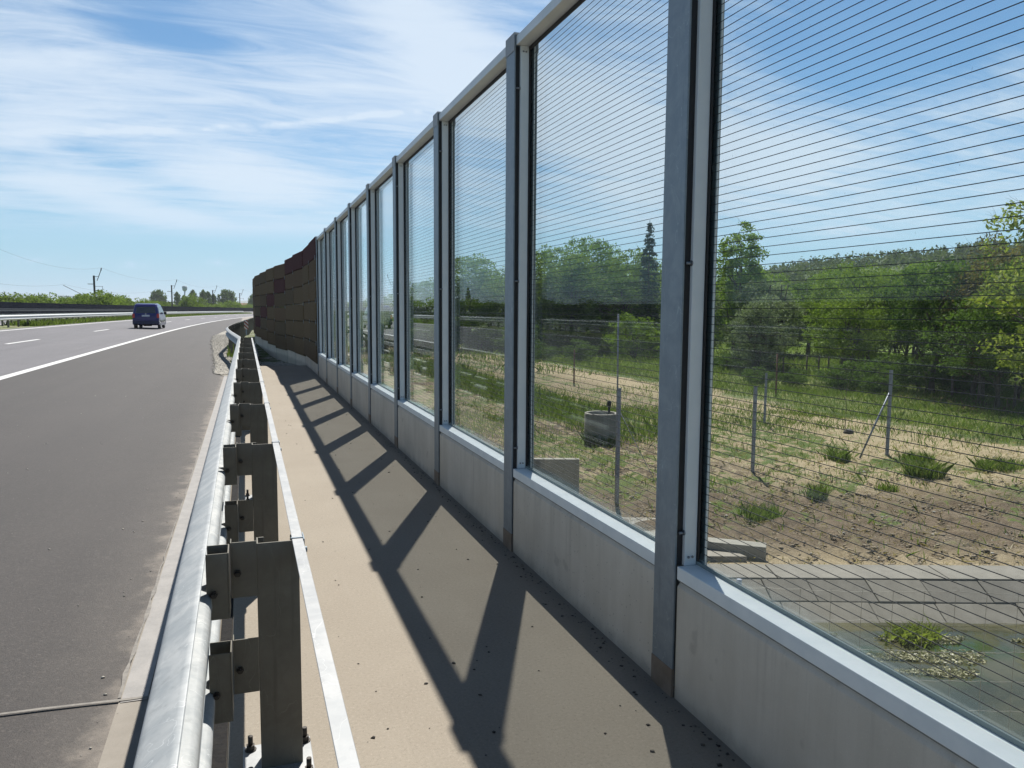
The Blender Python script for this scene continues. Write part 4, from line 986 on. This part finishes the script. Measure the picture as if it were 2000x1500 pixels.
PR['round'] = tree_proto('broadleaf_tree', 26, 14, 16, 1.0, 120, 34, .55, L['dark'], .4, 1, 0, 2.0, .4, .15)
USED = set()
def plant(kind, loc, sc, rz, label, cat='tree', group=None, name=None):
    p = PR[kind]
    if kind in USED: o = dup_tree(p)
    else: o = p; USED.add(kind)
    if name: o.name = name
    o.location = loc; o.scale = sc if hasattr(sc, '__len__') else (sc, sc, sc); o.rotation_euler = (0, 0, rz)
    for a in ('label', 'category', 'group'):
        if a in o: del o[a]
    return tag(o, label, cat, group)
def at(D, S, dz=0.0):
    x, y, _ = DS(D, S); return (x, y, H(x, y) + dz)
# right hand trees, D metres ahead and S metres to the right in field coordinates
T = [
 ('green', 78, 3.0, (.95, .95, 1.02), .3, 'tall green tree, leftmost of the row seen through the fourth glass pane'),
 ('dark', 84, -2.5, (1.1, 1.1, 1.15), 1.3, 'small dark tree at the left foot of the tree row, behind the fourth glass pane'),
 ('green', 76, -4.3, (1.05, 1.05, .92), 2.4, 'bushy green tree seen through the third glass pane from the right'),
 ('green', 77, 8.4, (1.0, 1.0, 1.10), 4.0, 'tallest of the broad green trees behind the roadside reflections, second glass pane'),
 ('bright', 74, 11.6, (1.25, 1.25, 1.40), 1.1, 'bright green tree between the tallest broadleaf tree and the spruce'),
 ('spruce', 69, 12.1, (1.05, 1.05, 1.03), 0, 'dark blue green spruce with a pointed top standing above the other trees'),
 ('green', 80, 14.5, (.9, .9, .82), 5.0, 'green tree just behind and right of the spruce'),
 ('dark', 72, 5.9, (1.4, 1.4, 1.25), 3.0, 'dark low tree under the tall trees in the second glass pane'),
 ('dark', 70, 9.9, (1.5, 1.5, 1.15), 5.2, 'dark spreading tree in front of the bright green one, second glass pane'),
 ('airy', 56, 16.4, (1.15, 1.15, 1.03), .8, 'tall airy green tree at the left side of the nearest glass pane'),
 ('silver', 52, 17.6, (.98, .98, .92), 2.2, 'silvery grey green tree with many stems right of the tall airy tree'),
 ('silver', 60, 14.6, (.9, .9, .9), 4.2, 'grey green tree partly hidden behind the right side of the thick steel post'),
 ('green', 66, 22.0, (.80, .80, .62), 1.9, 'green tree in the gap between the silvery tree and the bright orchard tree'),
 ('bright', 47, 20.6, (1.0, 1.0, .98), .2, 'bright green tree with several slender trunks in the middle of the nearest pane'),
 ('dark', 52, 24.0, (1.25, 1.25, 1.06), 2.9, 'dark crown between the two bright green trees in the nearest pane'),
 ('bright', 45, 22.9, (.86, .86, .93), 3.7, 'bright green tree with a forked trunk beside the grey strut post'),
 ('dark', 36, 19.8, (1.0, 1.0, 1.02), 1.0, 'dark tree with a thick straight trunk right of the strut post'),
 ('green', 60, 29.5, (.85, .85, .72), 3.3, 'green tree behind the thick trunked dark tree'),
 ('brown', 34, 20.9, (1.02, 1.02, 1.0), .4, 'brownish sparse tree left of the rightmost yellow green tree'),
 ('brown', 40, 26.6, (1.0, 1.0, .98), 2.4, 'brownish sparse tree on the skyline beneath the bare branches'),
 ('bare', 44, 26.9, (1.0, 1.0, 1.02), 1.0, 'leafless tree with a fine crown of twigs above the brownish trees'),
 ('bare', 38, 25.4, (.9, .9, 1.02), 3.0, 'leafless tree nearest the right edge of the picture'),
 ('dark', 30.5, 19.4, (.75, .75, .72), 4.6, 'leaning dark tree with a crooked trunk beside the brown soil'),
 ('yellow', 25.5, 18.2, (.92, .92, .92), 1.2, 'yellow green tree with large leaves at the right edge of the picture'),
 ('green', 70, 37.0, (1.0, 1.0, .8), 5.5, 'green tree far right behind the yellow green tree'),
 ('bush', 61, 9.6, (1.0, 1.0, 1.02), .7, 'round pale green bush left of the thick steel post, below the spruce'),
 ('bush', 63, 13.0, (.9, .9, .85), 2.1, 'round green bush hidden mostly by the thick steel post', ),
 ('green', 84, -9.5, (.9, .9, .72), .9, 'lower green tree at the far left of the tree row'),
 ('bright', 79, .2, (1.2, 1.2, 1.22), 2.9, 'fresh green tree beside the leftmost tall tree of the row'),
 ('bright', 73, 5.4, (1.2, 1.2, 1.35), .9, 'fresh green tree between the two tall trees of the second glass pane'),
 ('green', 82, 11.0, (1.0, 1.0, .92), 3.3, 'green tree behind the bright one beside the spruce'),
 ('green', 64, 18.6, (.85, .85, .74), 1.5, 'mid green tree behind the silvery tree of the nearest pane'),
 ('bright', 52, 27.8, (1.1, 1.1, 1.0), 5.0, 'fresh green tree beyond the thick trunked dark tree'),
 ('bright', 38, 23.4, (.9, .9, .86), 4.5, 'fresh green tree in front of the brownish trees'),
 ('green', 72, 22.5, (.95, .95, .74), .4, 'green tree in the back row above the bright orchard tree'),
 ('dark', 70, 27.0, (1.5, 1.5, 1.10), 1.4, 'dark tree in the back row between the orchard crowns'),
 ('green', 74, 32.0, (1.05, 1.05, .80), 2.4, 'green tree in the back row above the thick trunked dark tree'),
 ('bright', 66, 35.0, (1.25, 1.25, 1.12), 3.4, 'bright tree in the back row behind the brownish trees'),
 ('green', 76, 42.0, (1.1, 1.1, .88), 4.4, 'green tree in the back row near the right edge'),
 ('silver', 48, 15.2, (.8, .8, .75), 5.4, 'low grey green tree beneath the tall airy tree'),
 ('bright', 42, 18.3, (.75, .75, .72), 2.0, 'small bright green tree between the silvery and the orchard trees'),
 ('dark', 42, 25.0, (1.2, 1.2, 1.0), 2.7, 'dark tree behind the brownish sparse trees'),
 ('green', 33, 22.0, (.62, .62, .60), 3.7, 'green tree with pale twigs between brownish and yellow green ones'),
 ('bush', 57, 26.0, (.9, .9, .9), 3.9, 'green bush behind the bright orchard trees'),
]
for e in T:
    kind, D, S, sc, rz, lb = e
    plant(kind, at(D, S), sc, rz, lb, 'bush' if kind == 'bush' else 'tree')
rnd = random.Random(5)
for i, (D, S, s) in enumerate(((38, 16.4, .8), (37.5, 18.0, 1.0), (37, 19.9, 1.05), (36.5, 21.8, .95), (36, 17.2, .6), (35.5, 20.8, .8), (38.5, 23.6, 1.05), (40, 13.0, .55), (40, 14.6, .5), (50, 14.2, .7), (51, 11.0, .9), (58, 5.0, .9), (59, 2.4, .8))):
    plant('hedge', at(D, S), (s * 1.1, s, s), rnd.uniform(0, 6), 'dark low bush in the undergrowth at the foot of the right hand trees', 'bush', 'dark undergrowth bushes under the trees')
for i in range(16):
    S = -13 + i * 1.9 + rnd.uniform(-.5, .5)
    plant('hedge', at(rnd.uniform(66, 76), S), (1.5, 1.5, rnd.uniform(1.0, 1.7)), rnd.uniform(0, 6), 'dark low bush in the undergrowth at the foot of the right hand trees', 'bush', 'dark undergrowth bushes under the trees')
# wooded hillside, one mass
rs = np.random.RandomState(9); C = []
for i in range(2600):
    d = rs.uniform(105, 470) ; az = R(rs.uniform(20, 62)); x, y = d * math.sin(az), d * math.cos(az)
    n = nz(x, y, .03, 7)
    if n < -.2 and d > 150: continue
    h = rs.uniform(1.6, 6.5); w = rs.uniform(1.6, 3.4); z = H(x, y)
    k = int(60 if d < 220 else 34); o_ = rs.normal(size=(k, 3)); o_ /= np.linalg.norm(o_, axis=1)[:, None]; o_[:, 2] = np.abs(o_[:, 2]); o_ *= rs.uniform(.55, 1.05, k)[:, None]
    C.append(np.array([x, y, z]) + o_ * np.array([w, w, h]))
C = np.concatenate(C); V, F = leaf_quads(rs, C, .62, 1.2)
tag(np_mesh('hillside_wood', V, F, L['hill']), 'wooded hillside rising behind the trees on the right', 'woodland', kind='stuff')
# green belt beyond the dark screen
rnd = random.Random(31); n = 0
for i in range(150):
    Y = 92 + i * 2.7 + rnd.uniform(-1, 1); off = rnd.choice([-33, -36, -41, -47]) + rnd.uniform(-1.5, 1.5)
    x = off + bend(Y)
    kind = rnd.choice(['shrub', 'shrub', 'shrubt', 'shrubb']); hp = {'shrub': 4.3, 'shrubt': 5.3, 'shrubb': 3.6}[kind]; px = rnd.uniform(9, 19) if Y < 270 else rnd.uniform(5, 10)
    s = min(1.7, (2.2 + px / 1500 * .9 * Y) / hp); sw = min(s, 1.05)
    z = H(x, Y)
    plant(kind, (x, Y, z), (sw, sw, s), rnd.uniform(0, 6.28), 'green shrub in the long belt beyond the dark screen on the left', 'shrub', 'green shrubs beyond the dark screen', 'shrub')
plant('spruce', (-45, 171, 0), (.9, .9, .62), 1, 'small dark pointed conifer at the far left above the green belt', 'tree')
def polar(u_az, d): a = R(u_az); return (d * math.sin(a), d * math.cos(a), -.6)
for i, (az, s) in enumerate(((-4.35, .82), (-3.95, .72), (-3.4, .95), (-2.75, .92), (-2.42, .88), (-2.05, .80))):
    plant('poplar', polar(az, 470 + 14 * (i % 3)), (s * .75, s * .75, s), i * 1.1, '%s tall slim tree in the distant row, counted from the left' % ['first', 'second', 'third', 'fourth', 'fifth', 'sixth'][i], 'tree', 'distant slim trees on the horizon')
plant('round', polar(-5.55, 500), (.55, .55, .95), 0, 'rounded dark tree on the horizon right of the pale tower', 'tree')
plant('round', polar(-1.15, 500), (.62, .62, 1.0), 2, 'dense round dark tree on the horizon behind the third railway mast', 'tree')
plant('round', polar(.62, 520), (.5, .5, .9), 4, 'round dark tree on the horizon behind the smallest railway mast', 'tree')
for k, p in PR.items():
    if k not in USED: raise RuntimeError(k)

# ------------------------------------------------------------------ grass, weeds, stones
def blades(rs, P, h, w, lean=.5):
    n = len(P); an = rs.uniform(0, 6.28, n); hh = h * rs.uniform(.5, 1.3, n); ww = w * rs.uniform(.6, 1.4, n)
    ax = np.stack([np.cos(an), np.sin(an), 0 * an], 1); d = rs.normal(size=(n, 2)) * lean
    tip = P + np.stack([d[:, 0] * hh, d[:, 1] * hh, hh], 1); mid = P + np.stack([d[:, 0] * hh * .3, d[:, 1] * hh * .3, hh * .55], 1)
    V = np.stack([P - ax * ww[:, None], P + ax * ww[:, None], mid + ax * ww[:, None] * .7, tip, mid - ax * ww[:, None] * .7], 1).reshape(-1, 3)
    return V, np.arange(5 * n).reshape(-1, 5)
rs = np.random.RandomState(77)
def scatter(n, D0, D1, S0, S1, fn, bias=1.0):
    out = []
    while len(out) < n:
        D = D0 + (D1 - D0) * rs.uniform() ** bias; S = rs.uniform(S0, S1)
        if rs.uniform() < fn(D, S):
            x, y, _ = DS(D, S)
            if x < 2.4: 
                out.append(None); continue
            out.append((x, y, H(x, y) + .0))
    return np.array([o for o in out if o is not None])
def gmask(D, S):
    n = .5 + .5 * nz(D, S, .55, 3) + .25 * nz(D, S, 1.9, 5)
    base = .05 if D < 16 else (.22 if D < 22 else .8)
    return max(0, min(1, (n - .45) * 2.2)) * base + (.015 if D < 20 else .1)
P = scatter(30000, 11.4, 38, -3, 26, gmask, .9); V, F = blades(rs, P, .17, .010, .45); tag(np_mesh('field_grass', V, F, L['grass']), 'short green grass growing over the field beyond the glass', 'grass', kind='stuff')
P = scatter(26000, 11.3, 30, -3, 22, lambda D, S: .8 if D < 22 else .3, 1.0); V, F = blades(rs, P, .075, .006, 1.3); tag(np_mesh('dry_stalks', V, F, L['dry']), 'dry straw lying on the bare soil beyond the glass', 'straw', kind='stuff')
P = scatter(50000, 17, 62, -4, 30, lambda D, S: (1.0 if DS(D, S)[0] > 20.5 + nz(D, S, .5, 2) else .04), .8); V, F = blades(rs, P, .24, .011, .5); tag(np_mesh('meadow_grass', V, F, L['grass']), 'rough green grass of the meadow in front of the trees', 'grass', kind='stuff')
P = scatter(16000, 45, 92, -10, 34, lambda D, S: 1.0, .8); V, F = blades(rs, P, .42, .03, .5); tag(np_mesh('far_meadow_grass', V, F, L['grass']), 'long grass under the far trees beyond the glass', 'grass', kind='stuff')
P = scatter(9000, 22, 60, -6, 9, lambda D, S: 1.0 if 9.8 < DS(D, S)[0] < 12.9 else 0, 1.0); V, F = blades(rs, P, .42, .012, .3); tag(np_mesh('tall_grass', V, F, L['grass']), 'strip of taller green grass behind the concrete ring', 'grass', kind='stuff')
def stones(name, P, s0, s1, m, label, cat):
    n = len(P); base = np.array([(1, 0, 0), (-1, 0, 0), (0, 1, 0), (0, -1, 0), (0, 0, 1), (0, 0, -1)], float)
    f = np.array([(0, 2, 4), (2, 1, 4), (1, 3, 4), (3, 0, 4), (2, 0, 5), (1, 2, 5), (3, 1, 5), (0, 3, 5)])
    s = rs.uniform(0, 1, n) ** 3 * (s1 - s0) + s0
    V = base[None] * s[:, None, None] * rs.uniform(.55, 1.25, (n, 6, 1)) * np.array([1, 1, .45]); an = rs.uniform(0, 6.28, n); ca, sa = np.cos(an)[:, None], np.sin(an)[:, None]
    X = V[..., 0] * ca - V[..., 1] * sa; Yy = V[..., 0] * sa + V[..., 1] * ca; V = np.stack([X, Yy, V[..., 2]], -1) + P[:, None, :]
    F = (f[None] + 6 * np.arange(n)[:, None, None]).reshape(-1, 3); return tag(np_mesh(name, V.reshape(-1, 3), F, m), label, cat, kind='stuff')
M['clod'] = mat('soil_clod', (.17, .135, .095), .95, 0, (.30, .25, .18), 3, .5, 60)
P = scatter(20000, 11.35, 19, -3, 18, lambda D, S: max(.05, min(1, .55 + .6 * nz(D, S, .6, 9))), 1.3); P[:, 2] -= .006; stones('soil_clods', P, .010, .058, M['clod'], 'rough brown soil clods of the tilled strip', 'soil')
P = scatter(1500, 11.35, 22, -3, 18, lambda D, S: 1, 1.4); stones('field_stones', P, .008, .05, M['stone'], 'small pale stones scattered over the soil', 'stones')
# gravel verge beside the asphalt, gravel patch at the walkway end
G_ = []
for i in range(26000):
    Y = 21.0 + 32 * rs.uniform() ** 1.35; a = xe(Y) - .02 + rs.normal() * .04; b = -.02
    X = rs.uniform(a, b); G_.append((X, Y, vz(X, Y) + .004))
stones('verge_gravel', np.array(G_), .014, .045, M['stone'], 'loose pale gravel between the asphalt and the guardrail', 'gravel')
G_ = [(rs.uniform(.15, 1.5), 22.45 + 4.5 * rs.uniform() ** 1.5, 0) for i in range(2600)]; G_ = [(x, y, H(x, y) + .01) for x, y, _ in G_ if x < wallx(y) - .1]
stones('walkway_end_gravel', np.array(G_), .012, .05, M['stone'], 'loose gravel where the walkway ends', 'gravel')
# fine grit on the walkway, mostly along the barrier foot, and on the shoulder
P = []
for i in range(1500):
    y = .4 + 20 * rs.uniform() ** 1.6; x = 1.585 - abs(rs.normal()) * .035 - (.0 if rs.uniform() < .78 else rs.uniform(0, 1.2)); P.append((max(x, .22), y, .002))
stones('walkway_grit', np.array(P), .0025, .012, M['debris'], 'dark grit and small stones lying on the walkway', 'grit')
P = []
for i in range(420):
    y = 1.5 + 26 * rs.uniform() ** 1.4; x = -.6 - 3.5 * rs.uniform() ** 2.2; P.append((x, y, rz_(x) + .003))
stones('shoulder_grit', np.array(P), .003, .012, M['stone'], 'pale grit scattered over the hard shoulder', 'grit')
# verge grass
P = []
for i in range(1800):
    Y = 23.0 + 26 * rs.uniform() ** 1.2; X = rs.uniform(-.42, -.08) - (.22 if Y > 28 else 0); P.append((X, Y, vz(X, Y)))
V, F = blades(rs, np.array(P), .20, .010, .4); tag(np_mesh('verge_grass', V, F, L['grass']), 'green weeds growing through the gravel under the guardrail', 'grass', kind='stuff')
P = []
for i in range(16000):
    Y = 60 + 190 * rs.uniform() ** 1.3; X0 = rs.uniform(-15.4, -13.45); x, y, z = road_pt(X0, Y); P.append((x, y, z - .02))
V, F = blades(rs, np.array(P), .34, .03, .4); tag(np_mesh('median_grass', V, F, L['grass']), 'rough grass growing on the strip between the roads', 'grass', kind='stuff')
def weed(D, S, r, h, n, lb, kind='grass', seed=0, w=.009):
    r_ = np.random.RandomState(seed); a = r_.uniform(0, 6.28, n); q = r * np.sqrt(r_.uniform(0, 1, n)) ; P = np.stack([q * np.cos(a) * 1.3, q * np.sin(a), 0 * a - .03], 1)
    V, F = blades(r_, P, h, w, .42); o = np_mesh('weed_tuft', V, F, L[kind]); o.location = at(D, S); tag(o, lb, 'weed', 'green weed tufts on the soil')
weed(19.9, 8.55, .26, .34, 320, 'leafy green weed tuft left of the strut post foot', 'grass', 1, .014)
weed(17.6, 9.6, .36, .34, 800, 'largest dark green grass tuft on the pale soil right of the strut post', 'grass', 2)
weed(18.6, 12.0, .48, .26, 800, 'grey green weed clump near the right edge of the picture', 'silver' if False else 'grass', 3)
weed(19.8, 10.6, .36, .22, 420, 'grass tuft just behind the largest tuft', 'grass', 4)
weed(15.8, 6.4, .18, .34, 240, 'small upright grass tuft in the middle of the bare soil', 'grass', 5)
weed(13.9, 4.6, .32, .26, 380, 'grass clump low on the bank above the canal', 'grass', 6)
weed(16.5, 8.2, .2, .2, 150, 'tiny grass tuft below the leafy weed', 'grass', 7)
weed(22, 2.6, .4, .34, 500, 'grass tuft beside the concrete ring', 'grass', 8)

# ------------------------------------------------------------------ things in the field
def field_post(D, S, h, m, label, kind='round', r=.035, lean=(0, 0), cat='post', group=None):
    x, y, z = at(D, S); t = empty('fence_post', (x, y, z), 0, label, cat, group)
    b = MB()
    if kind == 'angle': b.prism_z([(-r, -r), (r, -r), (r, -r * .7), (-r * .7, -r * .7), (-r * .7, r), (-r, r)], -.3, h)
    else: b.tube([(0, 0, -.3), (lean[0] * .5 * h, lean[1] * .5 * h, h * .5), (lean[0] * h, lean[1] * h, h)], [r, r * .95, r * .85], 8)
    b.build('shaft', m, t)
    return t
field_post(18.2, 5.80, 2.08, M['greymetal'], 'grey metal fence post standing alone left in the nearest pane', 'angle', .032)
field_post(25.6, 8.50, 1.75, M['greymetal'], 'thinner grey metal post just behind the lone grey one', 'angle', .028)
field_post(34, 11.75, 1.95, M['rust'], 'slim rusty post left of the dark wooden posts', 'round', .04)
field_post(39.5, 3.2, 1.75, M['rust'], 'slim brown post standing in the grass, second glass pane', 'round', .045)
t = field_post(14.5, 2.03, 2.30, M['greymetal'], 'grey metal post with a slanting stay wire beside the concrete ring', 'angle', .032)
b = MB(); b.tube([(0, 0, 1.9), (.75, -.75, .0)], .006, 5); b.build('stay_wire', M['greymetal'], t)
b = MB(); b.tube([(-.02, .02, 2.2), (-.03, .03, 3.7)], .016, 6); b.build('extension_rod', M['greymetal'], t)
t = field_post(20.4, 10.1, 2.30, M['greymetal'], 'grey metal corner post braced by a slanting strut', 'angle', .032)
b = MB(); b.tube([(-.02, 0, 1.70), (-.82, .10, -.05)], .024, 6); b.build('strut', M['greymetal'], t)
for i, (D, S, h) in enumerate(((47, 16.65, 1.15), (47, 18.05, 1.25), (47, 18.8, 1.1), (47, 19.4, 1.15), (34, 19.6, 1.05), (32, 19.55, 1.2), (31, 20.4, 1.25))):
    field_post(D, S, h, M['wood'], 'short dark wooden fence post, %s from the left of those under the right hand trees' % ORD[i].replace('nearest', 'first'), 'round', .055, (rnd.uniform(-.05, .05), 0), 'post', 'dark wooden fence posts under the trees')
# thin saplings tied to a stone weight
x, y, z = at(24.2, 10.6); t = empty('sapling', (x, y, z), 0, 'thin pale sapling with a dark stone at its foot', 'sapling')
b = MB(); limb(b, rnd, (0, 0, -.1), (.03, .02, 1.9), .012, .005, 5, .01); b.build('stem', M['wood'], t)
b = MB(); limb(b, rnd, (0, 0, 1.3), (.3, .1, 1.9), .007, .003, 3, .03); limb(b, rnd, (0, 0, 1.0), (-.25, .1, 1.5), .007, .003, 3, .03); b.build('twigs', M['wood'], t)
b = MB(); b.tube([(0, 0, -.02), (0, 0, .06), (0, 0, .13)], [.17, .15, .07], 9); o = b.build('stone', M['debris']); o.location = (x + .02, y - .15, z); tag(o, 'dark flat stone at the foot of the thin sapling', 'stone')
# concrete manhole ring with a black pipe
x, y, z = at(22.3, 2.62); t = empty('concrete_ring', (x, y, z), 0, 'open concrete shaft ring standing in the field', 'concrete ring')
n = 40; m = MB(); vs = []; Ro, Ri, hh = .49, .40, .86
for rr, zz in ((Ro, -.3), (Ro, hh - .015), (Ro - .015, hh), (Ri + .01, hh), (Ri, hh - .01), (Ri, -.25)):
    for k in range(n): vs.append((rr * math.cos(6.28318 * k / n), rr * math.sin(6.28318 * k / n), zz))
fs = [(r * n + k, r * n + (k + 1) % n, (r + 1) * n + (k + 1) % n, (r + 1) * n + k) for r in range(5) for k in range(n)]
m.add(vs, fs, True); m.build('ring', M['old_conc'], t)
m = MB(); m.tube([(0, 0, -.05), (0, 0, .25)], [.39, .39], 24); m.build('fill_soil', M['clod'], t)
t = empty('standpipe', (x + .30, y + .10, z + .2), 0, 'black pipe with a valve head standing in the concrete ring', 'pipe')
m = MB(); m.tube([(0, 0, 0), (0, 0, .82)], .035, 10); m.build('pipe', M['black'], t)
m = MB(); m.tube([(0, 0, .82), (0, 0, .90), (0, 0, .99)], [.05, .065, .05], 10); m.tube([(-.07, 0, .93), (.07, 0, .93)], .02, 8); m.build('valve_head', M['black'], t)
# concrete inlet box and kerb by the canal
x, y, z = at(15.6, .85); t = empty('concrete_slab', (x, y, z), R(-19), 'upright concrete slab with a sunlit top edge beyond the second glass pane', 'concrete slab')
m = MB(); m.box(-.62, .55, -.02, .14, -.4, .72); m.build('wall', M['old_conc'], t, bevel=.01)
x, y, z = at(11.9, 3.0); m = MB(); m.prism_x([(-.10, -.3), (-.10, .20), (.10, .22), (.12, -.3)], -1.6, 1.0); o = m.build('concrete_kerb', M['old_conc'], bevel=.01); o.location = (x, y, z); o.rotation_euler = (0, 0, R(-38)); tag(o, 'short broken concrete kerb above the canal beside the thick steel post', 'kerb')
ap = MB(); a = DS(13.6, .2); b_ = DS(13.6, 2.6); c_ = DS(11.4, 3.6); d_ = DS(11.4, -.6); zz = -2.13
ap.add([(p[0], p[1], zz) for p in (a, b_, c_, d_)] + [(p[0], p[1], zz - .2) for p in (a, b_, c_, d_)], [(0, 1, 2, 3), (7, 6, 5, 4), (0, 4, 5, 1), (1, 5, 6, 2), (2, 6, 7, 3), (3, 7, 4, 0)])
tag(ap.build('canal_apron', M['gutter'], bevel=.01), kind='structure')
# wire mesh fence hanging over the canal
x0, y0, _ = DS(4.9, 1.50); t = empty('wire_mesh_fence', (x0, y0, 0), R(-19.1 - 2.0), 'thin wire mesh fence with square cells in front of the canal', 'fence')
m = MB(); rnd = random.Random(2); W_ = 6.0
for i in range(int(W_ / .2) + 1):
    x = i * .2; m.tube([(x + rnd.uniform(-.005, .005), 0, -2.9), (x, .01, -1.2), (x, 0, -.235)], .0016, 4, cap=False)
for j, z in enumerate([-.235 - .2 * k for k in range(14)]):
    pts = []
    for i in range(int(W_ / .1) + 1): pts.append((i * .1, 0, z - .006 * abs(math.sin(i * math.pi / 2)) + .004 * math.sin(i * .6 + j) - .008 * abs(math.sin(i * .23 + j))))
    m.tube(pts, .0018, 4, cap=False)
M['meshwire'] = mat('mesh_wire', (.34, .33, .30), .45, .5)
m.build('mesh', M['meshwire'], t)
m = MB(); m.tube([(0, 0, -3.0), (0, 0, -.18)], .018, 8); m.build('post', M['greymetal'], t)
# floating weed and plant on the water
rs = np.random.RandomState(4)
def raft(D, S, a, b, n, lb):
    x, y, _ = DS(D, S); an = rs.uniform(0, 6.28, n); q = np.sqrt(rs.uniform(0, 1, n)) * (1 + .25 * np.sin(3 * an + S)); P = np.stack([q * np.cos(an) * a, q * np.sin(an) * b, rs.uniform(0.004, .03, n)], 1)
    V, F = leaf_quads(rs, P, .018, 1.2, .9); o = np_mesh('floating_weed', V, F, M['pale_weed']); o.location = (x, y, -2.58); o.rotation_euler = (0, 0, R(-19)); tag(o, lb, 'floating weed', 'pale weed rafts floating on the canal')
M['pale_weed'] = m_leaf('pale_dead_weed', (.14, .15, .07), (.42, .40, .27), (.62, .6, .5), .5, .1)
raft(9.45, 5.3, .55, .12, 700, 'pale floating weed raft around the green water plant')
raft(8.95, 5.1, .75, .16, 1100, 'long pale weed raft in the middle of the canal water')
raft(8.85, 4.1, .35, .08, 420, 'small pale weed raft nearest the sill of the nearest pane')
raft(8.55, 5.0, .5, .10, 620, 'narrow pale weed raft below the long one')
raft(9.4, 6.7, .3, .08, 360, 'pale weed raft at the right edge of the water')
raft(9.6, 3.7, .5, .05, 360, 'thin pale weed line along the canal slabs')
x, y, _ = DS(9.4, 5.15); r_ = np.random.RandomState(3); P = np.concatenate([np.array([[dx, dy, 0]]) + r_.normal(size=(120, 3)) * [.10, .07, .0] for dx, dy in ((0, 0), (.2, .05), (-.15, .1))])
V, F = blades(r_, P, .16, .012, .8); o = np_mesh('water_plant', V, F, L['yellow']); o.location = (x, y, -2.58); tag(o, 'yellow green plant growing out of the canal water', 'plant')

# ------------------------------------------------------------------ air
hz_ = MB(); hz_.box(-8200, 8200, -4000, 8400, -6, 95)
hm = bpy.data.materials.new('thin_haze'); hm.use_nodes = True; g = G(hm.node_tree); g.n.clear()
ho = g.node('ShaderNodeOutputMaterial'); pv = g.node('ShaderNodeVolumePrincipled')
pv.inputs['Color'].default_value = (.86, .93, 1, 1); pv.inputs['Density'].default_value = 0.00017; pv.inputs['Anisotropy'].default_value = .2
g.l.new(pv.outputs[0], ho.inputs['Volume'])
tag(hz_.build('haze', hm), 'thin pale air haze over the whole landscape', 'haze', kind='stuff')
